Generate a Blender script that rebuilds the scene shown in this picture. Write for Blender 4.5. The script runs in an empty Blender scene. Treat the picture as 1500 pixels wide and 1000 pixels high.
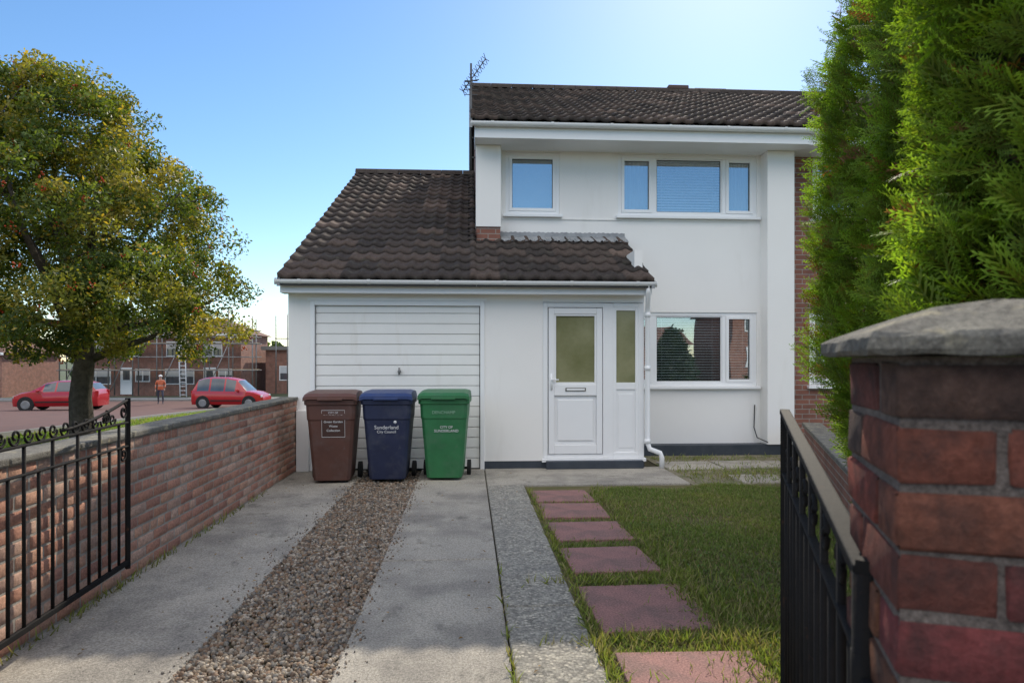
import bpy, math, random, bmesh
import numpy as np
from mathutils import Vector, Matrix
random.seed(7); rng=np.random.default_rng(7)
D=bpy.data
col=bpy.context.scene.collection
# ---------------------------------------------------------------- materials
def newmat(name):
    m=D.materials.new(name); m.use_nodes=True
    nt=m.node_tree; b=nt.nodes['Principled BSDF']; return m,nt,b
def noise(nt,vec,scale,detail=5,rough=.6):
    n=nt.nodes.new('ShaderNodeTexNoise'); n.inputs['Scale'].default_value=scale
    n.inputs['Detail'].default_value=detail; n.inputs['Roughness'].default_value=rough
    nt.links.new(vec,n.inputs['Vector']); return n.outputs['Fac']
def ramp(nt,fac,stops):
    r=nt.nodes.new('ShaderNodeValToRGB'); e=r.color_ramp.elements
    e[0].position=stops[0][0]; e[0].color=(*stops[0][1],1)
    e[1].position=stops[-1][0]; e[1].color=(*stops[-1][1],1)
    for p,c in stops[1:-1]:
        q=e.new(p); q.color=(*c,1)
    nt.links.new(fac,r.inputs['Fac']); return r.outputs['Color']
def mix(nt,a,b,fac,mode='MIX'):
    n=nt.nodes.new('ShaderNodeMix'); n.data_type='RGBA'; n.blend_type=mode
    for s,v in ((n.inputs[0],fac),(n.inputs[6],a),(n.inputs[7],b)):
        if hasattr(v,'is_linked'): nt.links.new(v,s)
        elif isinstance(v,(int,float)): s.default_value=v
        else: s.default_value=(*v,1)
    return n.outputs[2]
def bump(nt,b,h,strength,dist=.01):
    n=nt.nodes.new('ShaderNodeBump'); n.inputs['Strength'].default_value=strength
    n.inputs['Distance'].default_value=dist; nt.links.new(h,n.inputs['Height'])
    nt.links.new(n.outputs['Normal'],b.inputs['Normal'])
def coord(nt,scale=(1,1,1)):
    t=nt.nodes.new('ShaderNodeTexCoord'); mp=nt.nodes.new('ShaderNodeMapping')
    mp.inputs['Scale'].default_value=scale
    nt.links.new(t.outputs['Object'],mp.inputs['Vector']); return mp.outputs['Vector']
def M(name,c1,c2=None,scale=4,rough=.7,bs=60,bstr=0,bd=.004,spec=.4,metal=0,c3=None,s3=.6,f3=(.5,.7),stretch=None,speck=0,peb=0,c4=None,s4=2,f4=(.55,.75)):
    m,nt,b=newmat(name); v=coord(nt)
    b.inputs['Roughness'].default_value=rough; b.inputs['Metallic'].default_value=metal
    b.inputs['Specular IOR Level'].default_value=spec
    c2=c2 or tuple(x*.85 for x in c1)
    c=ramp(nt,noise(nt,v,scale),[(.3,c1),(.7,c2)])
    if peb:
        vo=nt.nodes.new('ShaderNodeTexVoronoi'); vo.inputs['Scale'].default_value=peb; nt.links.new(v,vo.inputs['Vector'])
        s=nt.nodes.new('ShaderNodeSeparateColor'); nt.links.new(vo.outputs['Color'],s.inputs[0])
        c=mix(nt,c,ramp(nt,s.outputs[0],[(0,(.6,.59,.57)),(.5,(.95,.93,.9)),(.8,(1.15,1.12,1.05)),(1,(1.5,1.45,1.35))]),1.0,'MULTIPLY')
        c=mix(nt,c,ramp(nt,vo.outputs['Distance'],[(.0,(1.1,1.1,1.1)),(.8,(.62,.62,.62))]),1.0,'MULTIPLY')
    if c3:
        v3=coord(nt,stretch) if stretch else v
        f=ramp(nt,noise(nt,v3,s3,6,.65),[(f3[0],(0,0,0)),(f3[1],(1,1,1))])
        c=mix(nt,c,c3,f)
    if c4: c=mix(nt,c,c4,ramp(nt,noise(nt,coord(nt,(1.3,.8,1)),s4,7,.7),[(f4[0],(0,0,0)),(f4[1],(.8,.8,.8))]))
    if speck:
        c=mix(nt,c,ramp(nt,noise(nt,v,speck,3,.8),[(.35,(.62,.62,.62)),(.65,(1.32,1.32,1.32))]),1.0,'MULTIPLY')
    nt.links.new(c,b.inputs['Base Color'])
    if bstr: bump(nt,b,noise(nt,v,bs,6,.7),bstr,bd)
    return m
def attrmat(name,rough=.6,trans=0,bs=0,bstr=.3,spec=.3,bd=.003,tcol=(1.2,1.3,.5),grime=None,gs=4,gf=(.5,.7)):
    m,nt,b=newmat(name); a=nt.nodes.new('ShaderNodeAttribute'); a.attribute_name='Col'
    b.inputs['Roughness'].default_value=rough; b.inputs['Specular IOR Level'].default_value=spec
    c=a.outputs['Color']
    if bs:
        v=coord(nt); f=noise(nt,v,bs,8,.75)
        c=mix(nt,c,ramp(nt,f,[(.3,(.55,.53,.53)),(.7,(1.35,1.35,1.35))]),1.0,'MULTIPLY'); bump(nt,b,f,bstr,bd)
        if grime: c=mix(nt,c,grime,ramp(nt,noise(nt,v,gs,7,.7),[(gf[0],(0,0,0)),(gf[1],(.85,.85,.85))]))
    nt.links.new(c,b.inputs['Base Color'])
    if trans:
        t=nt.nodes.new('ShaderNodeBsdfTranslucent'); s=nt.nodes.new('ShaderNodeMixShader')
        s.inputs[0].default_value=trans
        nt.links.new(mix(nt,c,tcol,1.0,'MULTIPLY'),t.inputs['Color'])
        nt.links.new(b.outputs[0],s.inputs[1]); nt.links.new(t.outputs[0],s.inputs[2])
        nt.links.new(s.outputs[0],nt.nodes['Material Output'].inputs['Surface'])
    return m
def brickmat(name,c1,c2,mortar,scale=1.0):
    m,nt,b=newmat(name); t=nt.nodes.new('ShaderNodeTexCoord')
    s=nt.nodes.new('ShaderNodeSeparateXYZ'); nt.links.new(t.outputs['Object'],s.inputs[0])
    ad=nt.nodes.new('ShaderNodeMath'); nt.links.new(s.outputs[0],ad.inputs[0]); nt.links.new(s.outputs[1],ad.inputs[1])
    cb=nt.nodes.new('ShaderNodeCombineXYZ'); nt.links.new(ad.outputs[0],cb.inputs[0]); nt.links.new(s.outputs[2],cb.inputs[1])
    br=nt.nodes.new('ShaderNodeTexBrick'); br.inputs['Scale'].default_value=1
    br.inputs['Brick Width'].default_value=.225*scale; br.inputs['Row Height'].default_value=.075*scale
    br.inputs['Mortar Size'].default_value=.006*scale; br.inputs['Color1'].default_value=(*c1,1)
    br.inputs['Color2'].default_value=(*c2,1); br.inputs['Mortar'].default_value=(*mortar,1)
    nt.links.new(cb.outputs[0],br.inputs['Vector'])
    c=mix(nt,br.outputs['Color'],ramp(nt,noise(nt,t.outputs['Object'],3),[(.3,(.7,.7,.7)),(.7,(1.2,1.2,1.2))]),1.0,'MULTIPLY')
    nt.links.new(c,b.inputs['Base Color']); b.inputs['Roughness'].default_value=.85
    inv=nt.nodes.new('ShaderNodeMath'); inv.operation='SUBTRACT'; inv.inputs[0].default_value=1
    nt.links.new(br.outputs['Fac'],inv.inputs[1]); bump(nt,b,inv.outputs[0],.5,.006)
    return m
def glassmat(name,refl=.35,tint=(.8,.85,.85)):
    m,nt,b=newmat(name); nt.nodes.remove(b)
    tr=nt.nodes.new('ShaderNodeBsdfTransparent'); tr.inputs[0].default_value=(*tint,1)
    g=nt.nodes.new('ShaderNodeBsdfGlossy'); g.inputs['Roughness'].default_value=.01; g.inputs['Color'].default_value=(.9,.95,1,1)
    v=coord(nt); bn=nt.nodes.new('ShaderNodeBump'); bn.inputs['Strength'].default_value=.15; bn.inputs['Distance'].default_value=.012
    nt.links.new(noise(nt,v,1.6,1),bn.inputs['Height']); nt.links.new(bn.outputs[0],g.inputs['Normal'])
    s=nt.nodes.new('ShaderNodeMixShader'); s.inputs[0].default_value=refl
    nt.links.new(tr.outputs[0],s.inputs[1]); nt.links.new(g.outputs[0],s.inputs[2])
    nt.links.new(s.outputs[0],nt.nodes['Material Output'].inputs['Surface']); return m

WHITE=M('white_render',(.88,.86,.83),(.85,.83,.80),1.2,.85,45,.3,.004,.2,c3=(.70,.67,.62),s3=1.0,f3=(.58,.95),stretch=(1.6,1.6,.3))
UPVC=M('white_upvc',(.88,.88,.88),(.85,.85,.85),2,.35,spec=.5)
DOORW=M('garage_door_paint',(.88,.87,.84),(.84,.83,.80),3,.5,25,.1,.003,c3=(.70,.66,.58),s3=1.7,f3=(.58,.9),stretch=(1.8,1,.4))
PLINTH=M('dark_plinth',(.035,.045,.06),(.06,.07,.085),6,.6,60,.3)
CONC=M('drive_concrete',(.49,.445,.375),(.38,.345,.295),2.2,.9,130,1,.010,.2,c3=(.21,.195,.175),s3=1.1,f3=(.46,.78),speck=85,c4=(.14,.135,.115),s4=3.2,f4=(.58,.72))
AGG=M('aggregate_concrete',(.52,.49,.43),(.38,.365,.33),9,.9,75,1.0,.014,.2,c3=(.24,.235,.21),s3=2.5,f3=(.52,.8),peb=62)
SLAB=M('red_slab',(.37,.195,.17),(.28,.155,.14),7,.85,120,.8,.005,.2,c3=(.18,.13,.115),s3=3,f3=(.46,.75),speck=90,c4=(.12,.12,.07),s4=4,f4=(.62,.75))
COPE=M('coping_concrete',(.25,.235,.20),(.15,.14,.125),9,.9,90,1,.012,.2,c3=(.42,.37,.25),s3=14,f3=(.55,.68),speck=120)
MORT=M('mortar',(.40,.36,.31),(.28,.25,.22),14,.95,120,.7,.004,.1)
MORTD=M('mortar_dark',(.20,.165,.145),(.12,.10,.09),14,.95,120,1,.006,.1,speck=150)
SOIL=M('soil',(.10,.085,.05),(.055,.05,.03),9,.95,50,.8,.02,.1)
DRYE=M('dry_earth',(.30,.26,.19),(.20,.175,.12),5,.95,50,.8,.01,.1,c3=(.11,.13,.05),s3=3,f3=(.45,.65),speck=60)
LAWNB=M('lawn_base',(.12,.125,.05),(.20,.16,.085),3,.95,60,.8,.02,.1)
IRON=M('black_iron',(.010,.010,.011),(.017,.015,.014),14,.75,80,.8,.003,.12,c3=(.06,.03,.02),s3=20,f3=(.62,.74))
LEAD=M('lead_flashing',(.36,.37,.38),(.20,.21,.22),7,.6,40,.6,.01)
FROST=M('obscured_glass',(.13,.135,.05),(.34,.33,.20),1.1,.16,90,.5,.003,.5)  # olive mottling paints a blurred reflection into the glass colour
DARK=M('interior_dark',(.05,.05,.05),(.03,.03,.035),3,.9)
BLIND=M('blind_white',(.80,.81,.82),(.74,.75,.77),3,.6)
CURT=M('curtain_grey',(.62,.63,.65),(.54,.56,.59),6,.9)
GLASS=glassmat('window_glass',.30); GLASSU=glassmat('window_glass_upper',.32)
BRW=brickmat('brick_red',(.27,.11,.075),(.20,.085,.06),(.30,.27,.24))
BRD=brickmat('brick_distant',(.30,.13,.09),(.24,.11,.08),(.30,.25,.22))
TILE=attrmat('roof_tile',.9,0,22,.6,.15,.004,grime=(.10,.095,.075),gs=7,gf=(.55,.75))
BRICKA=attrmat('brick_attr',.9,0,45,.9,.15,.005,grime=(.16,.125,.105),gs=5,gf=(.58,.85))
BRICKP=attrmat('brick_pillar',.9,0,42,1.0,.12,.012,grime=(.055,.042,.04),gs=9,gf=(.44,.66))
STONE=attrmat('gravel_stone',.7,0,90,.3)
LEAF=attrmat('leaf',.5,.45,spec=.35,tcol=(1.8,1.65,.5))
CONI=attrmat('conifer_leaf',.6,.45,spec=.2,tcol=(1.4,1.6,.45))
GRASS=attrmat('grass_blade',.6,.35,spec=.25)
BARK=M('bark',(.13,.11,.09),(.06,.05,.042),12,.95,40,1,.02,.1)
ASPH=M('asphalt',(.055,.055,.058),(.04,.04,.042),5,.9,120,.5,.005,.2)
ROADR=M('red_paving',(.15,.085,.072),(.11,.068,.062),1.5,.9,100,.3,.005,.2)
PAVE=M('pavement',(.26,.25,.235),(.20,.195,.185),3,.9,80,.3,.004,.2)
VERGE=M('verge_grass',(.15,.22,.045),(.10,.15,.03),1.3,.95,25,1,.06,.1,c3=(.19,.20,.06),s3=.5)
FIELD=M('far_ground',(.07,.10,.035),(.09,.09,.06),.05,.95)
FTILE=M('far_roof_tile',(.17,.085,.06),(.12,.065,.05),1.5,.85,8,.5,.05)
FGLASS=M('far_glass',(.05,.06,.07),(.10,.12,.14),1,.08,spec=.8)
RUB=M('rubber',(.015,.015,.015),(.02,.02,.02),5,.8)
STEEL=M('galvanised_steel',(.30,.30,.31),(.22,.21,.20),5,.5,metal=.6)
# ---------------------------------------------------------------- mesh helpers
def root(name,loc=(0,0,0),rz=0):
    e=D.objects.new(name,None); e.location=loc; e.rotation_euler=(0,0,rz); e.empty_display_size=.2; col.objects.link(e); return e
def fixn(o):
    bm=bmesh.new(); bm.from_mesh(o.data); bmesh.ops.recalc_face_normals(bm,faces=bm.faces); bm.to_mesh(o.data); bm.free(); return o
def obj(name,verts,faces,mat,parent=None,smooth=False,bevel=0,mats=None,fm=None):
    me=D.meshes.new(name); me.from_pydata([tuple(v) for v in verts],[],faces); me.update()
    for m in (mats or [mat]): me.materials.append(m)
    if fm is not None:
        for p,i in zip(me.polygons,fm): p.material_index=i
    if smooth:
        for p in me.polygons: p.use_smooth=True
    o=D.objects.new(name,me); col.objects.link(o)
    if parent: o.parent=parent
    if bevel:
        b=o.modifiers.new('bevel','BEVEL'); b.width=bevel; b.segments=2; b.limit_method='ANGLE'
    return o
BF=[(0,3,2,1),(4,5,6,7),(0,1,5,4),(1,2,6,5),(2,3,7,6),(3,0,4,7)]
def bv(b):
    x0,x1,y0,y1,z0,z1=b
    return [(x0,y0,z0),(x1,y0,z0),(x1,y1,z0),(x0,y1,z0),(x0,y0,z1),(x1,y0,z1),(x1,y1,z1),(x0,y1,z1)]
def boxes(name,L,mat,parent=None,bevel=0):
    V=[];F=[]
    for b in L:
        n=len(V); V+=bv(b); F+=[tuple(i+n for i in f) for f in BF]
    return obj(name,V,F,mat,parent,bevel=bevel)
def prism(name,prof,x0,x1,mat,parent=None):
    n=len(prof)
    V=[(x0,a,b) for a,b in prof]+[(x1,a,b) for a,b in prof]
    F=[tuple(range(n)),tuple(range(2*n-1,n-1,-1))]+[(i,i+n,(i+1)%n+n,(i+1)%n) for i in range(n)]
    return fixn(obj(name,V,F,mat,parent))
def wall_open(name,x0,x1,z0,z1,y0,y1,ops,mat,parent):
    xs=sorted({x0,x1,*[o[0] for o in ops],*[o[1] for o in ops]}); L=[]
    for a,b in zip(xs,xs[1:]):
        zz=z0
        for o in sorted([o for o in ops if o[0]<=a and o[1]>=b],key=lambda o:o[2]):
            if o[2]>zz: L.append((a,b,y0,y1,zz,o[2]))
            zz=o[3]
        if zz<z1: L.append((a,b,y0,y1,zz,z1))
    return boxes(name,L,mat,parent)
def tubes(name,paths,mat,parent=None,seg=8,smooth=True):
    V=[];F=[]
    for pts,rad in paths:
        pts=[Vector(p) for p in pts]; n=len(pts)
        rs=rad if isinstance(rad,(list,tuple)) else [rad]*n
        ref=Vector((0,0,1)) if abs((pts[-1]-pts[0]).normalized().z)<.9 else Vector((1,0,0))
        base=len(V)
        for i,p in enumerate(pts):
            t=(pts[min(i+1,n-1)]-pts[max(i-1,0)]).normalized()
            a=t.cross(ref)
            if a.length<1e-4: a=t.cross(Vector((0,1,0)))
            a.normalize(); b=t.cross(a)
            for k in range(seg):
                an=2*math.pi*k/seg; V.append(p+(a*math.cos(an)+b*math.sin(an))*rs[i])
        for i in range(n-1):
            for k in range(seg):
                F.append((base+i*seg+k,base+i*seg+(k+1)%seg,base+(i+1)*seg+(k+1)%seg,base+(i+1)*seg+k))
        F.append(tuple(base+k for k in range(seg))[::-1]); F.append(tuple(base+(n-1)*seg+k for k in range(seg)))
    return obj(name,V,F,mat,parent,smooth=smooth)
def npmesh(name,V,F,mat,parent=None,C=None,smooth=False):
    V=np.asarray(V,dtype=np.float32); F=np.asarray(F,dtype=np.int32); k=F.shape[1]
    me=D.meshes.new(name); me.vertices.add(len(V)); me.vertices.foreach_set('co',V.ravel())
    me.loops.add(F.size); me.loops.foreach_set('vertex_index',F.ravel())
    me.polygons.add(len(F)); me.polygons.foreach_set('loop_start',np.arange(0,F.size,k,dtype=np.int32))
    me.polygons.foreach_set('loop_total',np.full(len(F),k,dtype=np.int32))
    if smooth: me.polygons.foreach_set('use_smooth',np.ones(len(F),dtype=bool))
    me.update(calc_edges=True)
    if C is not None:
        a=me.attributes.new('Col','FLOAT_COLOR','POINT')
        a.data.foreach_set('color',np.concatenate([C,np.ones((len(C),1))],1).astype(np.float32).ravel())
    me.materials.append(mat); o=D.objects.new(name,me); col.objects.link(o)
    if parent: o.parent=parent
    return o
def inst(name,tv,tf,R,P,C,mat,parent=None,vm=None,smooth=False):
    tv=np.asarray(tv,float); tf=np.asarray(tf); N=len(P); Mv=len(tv)
    V=np.einsum('nij,mj->nmi',R,tv)+P[:,None,:]
    F=(tf[None]+(np.arange(N)*Mv)[:,None,None]).reshape(-1,tf.shape[1])
    CC=np.repeat(C[:,None,:],Mv,1)
    if vm is not None: CC=CC*vm[None]
    return npmesh(name,V.reshape(-1,3),F,mat,parent,CC.reshape(-1,3),smooth)
def frames(z,up=None):
    z=z/np.linalg.norm(z,axis=1,keepdims=True)
    r=rng.normal(size=z.shape) if up is None else up
    x=np.cross(r,z); x/=np.linalg.norm(x,axis=1,keepdims=True)+1e-9; y=np.cross(z,x)
    return np.stack([x,y,z],2)
def unit(n):
    v=rng.normal(size=(n,3)); return v/np.linalg.norm(v,axis=1,keepdims=True)
def wob(P,s=1.0,seed=0):
    a=seed*1.7
    return (np.sin(P[:,0]*2.1*s+a)+np.sin(P[:,1]*2.7*s+1.3+a)+np.sin(P[:,2]*2.4*s+2.1+a)+np.sin((P[:,0]+P[:,1])*4.3*s+a)*.6+np.sin((P[:,1]-P[:,2])*5.1*s+.7)*.6)/4.2
def bricks(name,specs,mat,parent,ch=.005,jit=.0012):
    V=[];F=[];C=[]
    for cx,cy,cz,lx,ly,lz,c in specs:
        hx,hy,hz=lx/2,ly/2,lz/2
        idx={}
        for sx in(-1,1):
            for sy in(-1,1):
                for sz in(-1,1):
                    for ax in range(3):
                        p=[sx*(hx-(ch if ax!=0 else 0)),sy*(hy-(ch if ax!=1 else 0)),sz*(hz-(ch if ax!=2 else 0))]
                        idx[(sx,sy,sz,ax)]=len(V)
                        j=[random.uniform(-jit,jit) for _ in range(3)]
                        V.append((cx+p[0]+j[0],cy+p[1]+j[1],cz+p[2]+j[2])); C.append(c)
        I=lambda a,b,c_,ax: idx[(a,b,c_,ax)]
        for s in(-1,1):
            q=[I(s,-1,-1,0),I(s,1,-1,0),I(s,1,1,0),I(s,-1,1,0)]; F.append(q if s>0 else q[::-1])
            q=[I(-1,s,-1,1),I(1,s,-1,1),I(1,s,1,1),I(-1,s,1,1)]; F.append(q if s<0 else q[::-1])
            q=[I(-1,-1,s,2),I(1,-1,s,2),I(1,1,s,2),I(-1,1,s,2)]; F.append(q if s>0 else q[::-1])
            for t in(-1,1):
                F.append([I(s,t,-1,0),I(s,t,1,0),I(s,t,1,1),I(s,t,-1,1)])
                F.append([I(s,-1,t,0),I(s,1,t,0),I(s,1,t,2),I(s,-1,t,2)])
                F.append([I(-1,s,t,1),I(1,s,t,1),I(1,s,t,2),I(-1,s,t,2)])
        for sx in(-1,1):
            for sy in(-1,1):
                for sz in(-1,1):
                    q=[I(sx,sy,sz,0),I(sx,sy,sz,1),I(sx,sy,sz,2),I(sx,sy,sz,2)]; F.append(q)
    me=npmesh(name,V,F,mat,parent,np.array(C)); me.data.validate(); fixn(me); return me
# ---------------------------------------------------------------- terrain
def H(y):
    t=min(max((y-12)/28.,0),1); return -1.25*t
YS=[-60,-20,0,4,8,12,14,16,18,20,23,26,29,32,35,38,40,44,48,56,70,120,400,2500]
def strip(name,fn,dz,mat,ys):
    V=[];F=[]
    for y in ys:
        a,b=fn(y); V+=[(a,y,H(y)+dz),(b,y,H(y)+dz)]
    for i in range(len(ys)-1): F.append((2*i,2*i+1,2*i+3,2*i+2))
    return obj(name,V,F,mat)
YG=[-2500,-400]+YS
strip('ground',lambda y:(-2500,2500),-.03,FIELD,YG)
def nearx(y):
    pts=[(0,-9.0),(14,-9.2),(25,-11.0),(34,-12.3),(38,-11.2),(41.5,-8),(43,-4)]
    for (a,xa),(b,xb) in zip(pts,pts[1:]):
        if a<=y<=b: return xa+(xb-xa)*(y-a)/(b-a)
    return 16
strip('grass_verge',lambda y:(nearx(y)-.05,-2.39),-.012,VERGE,[0,4,8,12,14,17,20,23,26,29,32,34,36,38,40,41.5,43])
strip('grass_verge',lambda y:(-2.45,16),-.014,VERGE,[20,23,26,29,32,34,36,38,40,43])
yy=[0,4,8,12,14,17,20,23,26,29,32,34,36,38,40,41.5,43]
strip('road',lambda y:(-44,nearx(y)-.1),-.006,ROADR,yy)
strip('road',lambda y:(-44,40),-.006,ROADR,[43,45,47])
strip('pavement',lambda y:(-60,40),.09,PAVE,[47,49.5])
obj('kerb',bv((-60,40,46.88,47.0,-1.3,-1.155)),BF,PAVE)
V=[];F=[]
for y in yy:
    x=nearx(y); z=H(y); V+=[(x-.12,y,z-.02),(x-.12,y,z+.1),(x,y,z+.1),(x,y,z-.02)]
for i in range(len(yy)-1):
    for k in range(3): F.append((4*i+k,4*i+k+1,4*i+5+k,4*i+4+k))
obj('kerb',V,F,PAVE)
dx,dy=.818,-.576; nx,ny=-.576,-.818
def obl(name,s0,s1,t0,t1,z,mat):
    V=[(-2.3+s*dx+t*nx,2.72+s*dy+t*ny,z) for s,t in((s0,t0),(s0,t1),(s1,t1),(s1,t0))]
    return obj(name,V,[(0,1,2,3)],mat)
obl('pavement',-14,18,.05,2.2,-.004,PAVE)
obl('road',-14,22,2.35,8,-.008,ASPH)
# plot surfaces
boxes('garden_soil',[(-2.3,5.0,1.0,10.3,-.6,-.008)],SOIL)
boxes('lawn',[(.60,4.6,.9,7.65,-.05,.012)],LAWNB)
boxes('garden_path',[(2.56,4.9,7.66,10.06,-.1,.006)],DRYE)
boxes('concrete_drive_strip',[(-2.21,-1.32,.9,8.9,-.1,.02),],CONC,bevel=.01)
boxes('concrete_drive_strip',[(-.61,.195,.9,4.85,-.1,.022),(-.61,.195,4.865,8.9,-.1,.022)],CONC,bevel=.01)
boxes('aggregate_path',[(.205,.62,.9,3.9,-.1,.026),(.205,.62,3.912,7.72,-.1,.024)],AGG,bevel=.012)
boxes('concrete_apron',[(.205,2.55,7.73,8.95,-.1,.022),(2.60,3.35,8.75,9.4,-.1,.022),(3.38,4.1,8.8,9.4,-.1,.026),(4.13,4.8,8.75,9.4,-.1,.02),(3.2,3.8,7.75,8.3,-.1,.018)],CONC,bevel=.012)
for i,(cx,cy,r,w,h) in enumerate([(.96,7.06,1.5,.6,.58),(.97,6.36,-1,.6,.6),(.99,5.60,2,.62,.6),(.98,4.78,3,.6,.6),(1.0,3.86,2.5,.64,.72),(1.02,2.92,-1,.66,.62)]):
    o=boxes('paving_slab',[(-w/2,w/2,-h/2,h/2,-.04,.0)],SLAB,bevel=.008); o.location=(cx,cy,.03+i%2*.004); o.rotation_euler=(0,.004,math.radians(r))
ico_v=[(0,0,1)]+[(.894*math.cos(a),.894*math.sin(a),.447) for a in [i*1.2566 for i in range(5)]]+[(.894*math.cos(a),.894*math.sin(a),-.447) for a in [i*1.2566+.628 for i in range(5)]]+[(0,0,-1)]
ico_f=[(0,i,i%5+1) for i in range(1,6)]+[(i,i+5,i%5+1) for i in range(1,6)]+[(i%5+1,i+5,i%5+6) for i in range(1,6)]+[(11,i%5+6,i+5) for i in range(1,6)]
boxes('gravel_bed',[(-1.315,-.615,.9,8.88,-.2,-.004)],SOIL)
N=28000
P=np.stack([rng.uniform(-1.33,-.60,N),8.8-(rng.random(N)**.75)*7.9+0,rng.uniform(0,.014,N)],1)
Nx=420; Px=np.stack([-1.32-np.abs(rng.normal(0,.07,Nx)),rng.uniform(1,8.8,Nx),np.full(Nx,.024)],1)
Px2=np.stack([-.6+np.abs(rng.normal(0,.05,Nx)),rng.uniform(1,8.8,Nx),np.full(Nx,.026)],1)
P=np.concatenate([P,Px,Px2]); n=len(P)
S=rng.uniform(.006,.018,(n,1,1))*np.ones((n,3,3)); S[n-2*Nx:]*=.5
R=frames(unit(n))*S*rng.uniform(.55,1.2,(n,1,3))
pal=np.array([(.28,.21,.145),(.34,.28,.21),(.17,.12,.085),(.23,.21,.18),(.42,.36,.29),(.13,.115,.10),(.26,.17,.11)])
C=pal[rng.integers(0,7,n)]*rng.uniform(.6,1.1,(n,1))
inst('gravel',ico_v,ico_f,R,P,C,STONE)
def grass(name,P,h0,h1,w,base,seed=0,lean=.5):
    n=len(P); z=np.stack([rng.normal(0,lean,n),rng.normal(0,lean,n),np.ones(n)],1)
    R=frames(z); hh=rng.uniform(h0,h1,n); ww=rng.uniform(.7,1.3,n)*w
    R=R*np.stack([ww,np.ones(n)*hh,hh],1)[:,None,:]
    tv=[(-1,0,0),(1,0,0),(.75,.06,.5),(-.75,.06,.5),(0,.3,1)]
    t=(wob(P,1.0,seed)+1)/2; t2=np.clip(wob(P,2.3,seed+5)+.25,0,1)
    c=np.array(base)[None]*rng.uniform(.65,1.3,(n,1))
    dry=(rng.random(n)<.10+.34*np.clip(wob(P,.8,3),0,1)+.18*t2)
    c=c*(1-.2*t[:,None])+np.array([.08,.04,.0])*t2[:,None]
    c[dry]=np.array([.34,.29,.15])*rng.uniform(.7,1.2,(dry.sum(),1))
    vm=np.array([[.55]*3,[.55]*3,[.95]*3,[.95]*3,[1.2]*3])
    return inst(name,tv,[(0,1,2),(0,2,3),(3,2,4)],R,P,c,GRASS,vm=vm)
def notslab(P):
    k=np.ones(len(P),bool)
    for cy,h in((7.06,.54),(6.36,.55),(5.6,.55),(4.78,.55),(3.86,.66),(2.92,.56)):
        k&=~((abs(P[:,0]-.99)<.28)&(abs(P[:,1]-cy)<h/2))
    return k
N=180000
P=np.stack([rng.uniform(.63,4.6,N),1.6+(rng.random(N)**1.25)*6.1,np.full(N,.012)],1)
P=P[notslab(P)]
edge=7.55+.14*np.sin(P[:,0]*5)-.35*np.exp(-((P[:,0]-1.2)/.5)**2)
thin=np.clip(wob(P,1.5,8)*1.3-.15,0,.8)
P=P[(P[:,1]<edge)&~((P[:,0]<1.34)&(P[:,1]>5.2)&(rng.random(len(P))<.6))&~((P[:,0]<.72)&(rng.random(len(P))<.5))&(rng.random(len(P))>thin)]
grass('lawn_grass',P,.020,.045,.0035,(.215,.285,.075))
L=[]
for cx,cy,sx,sy,m in [(1.38,6.2,.08,1.6,1200),(1.35,4.4,.06,.5,500),(1.37,3.6,.05,.8,800),(.66,5,.02,2.2,700),(.2,2.6,.012,.45,160),(1.0,3.38,.25,.04,350),(1.0,4.3,.25,.04,300),(.2,3.9,.01,.5,40),(-2.17,6,.02,2,260),(-2.17,4.2,.02,.4,120),(.64,3.3,.02,.3,200),(4.4,5,.3,2,1500),(1.55,3.6,.2,.3,900),(1.35,2.6,.2,.3,900),(3.6,8.3,.9,.35,1500),(2.9,9.6,.8,.15,500)]:
    L.append(np.stack([rng.normal(cx,sx,m),rng.normal(cy,sy,m),np.full(m,.018)],1))
P=np.concatenate(L); P=P[(P[:,1]<9.9)&(P[:,1]>1)&~((P[:,1]>7.5)&(P[:,0]<2.6))]
grass('grass_tufts',P,.03,.085,.004,(.22,.29,.07),2,.6)
N=1500; P=np.stack([rng.uniform(1.3,4.2,N),rng.uniform(2.2,7.2,N),rng.uniform(.03,.05,N)],1); P=P[wob(P,2,4)>.15]
inst('clover',[(-.5,-.4,0),(.5,-.4,0),(.6,.4,.1),(-.6,.4,.1)],[(0,1,2,3)],frames(np.stack([rng.normal(0,.4,len(P)),rng.normal(0,.4,len(P)),np.ones(len(P))],1))*rng.uniform(.008,.02,(len(P),1,1)),P,np.array([(.12,.20,.05)])*rng.uniform(.7,1.3,(len(P),1)),GRASS)
N=60000
P=np.stack([rng.uniform(-14,-2.45,N),rng.uniform(10,42,N),np.zeros(N)],1)
P=P[np.array([x>nearx(y) for x,y in P[:,:2]])]; P[:,2]=[H(y)-.012 for y in P[:,1]]
grass('verge_grass_blades',P,.05,.11,.018,(.23,.33,.06),4)
N=150
P=np.stack([rng.uniform(-2.1,.6,N),rng.uniform(2.5,8.5,N),np.full(N,.034)],1)
inst('fallen_leaves',[(-.5,0,0),(0,-.28,.1),(.5,0,0),(0,.28,.12)],[(0,1,2,3)],frames(np.stack([rng.normal(0,.2,N),rng.normal(0,.2,N),np.ones(N)],1))*rng.uniform(.015,.035,(N,1,1)),P,np.array([(.2,.12,.04)])*rng.uniform(.5,1.6,(N,1)),LEAF)
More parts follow.
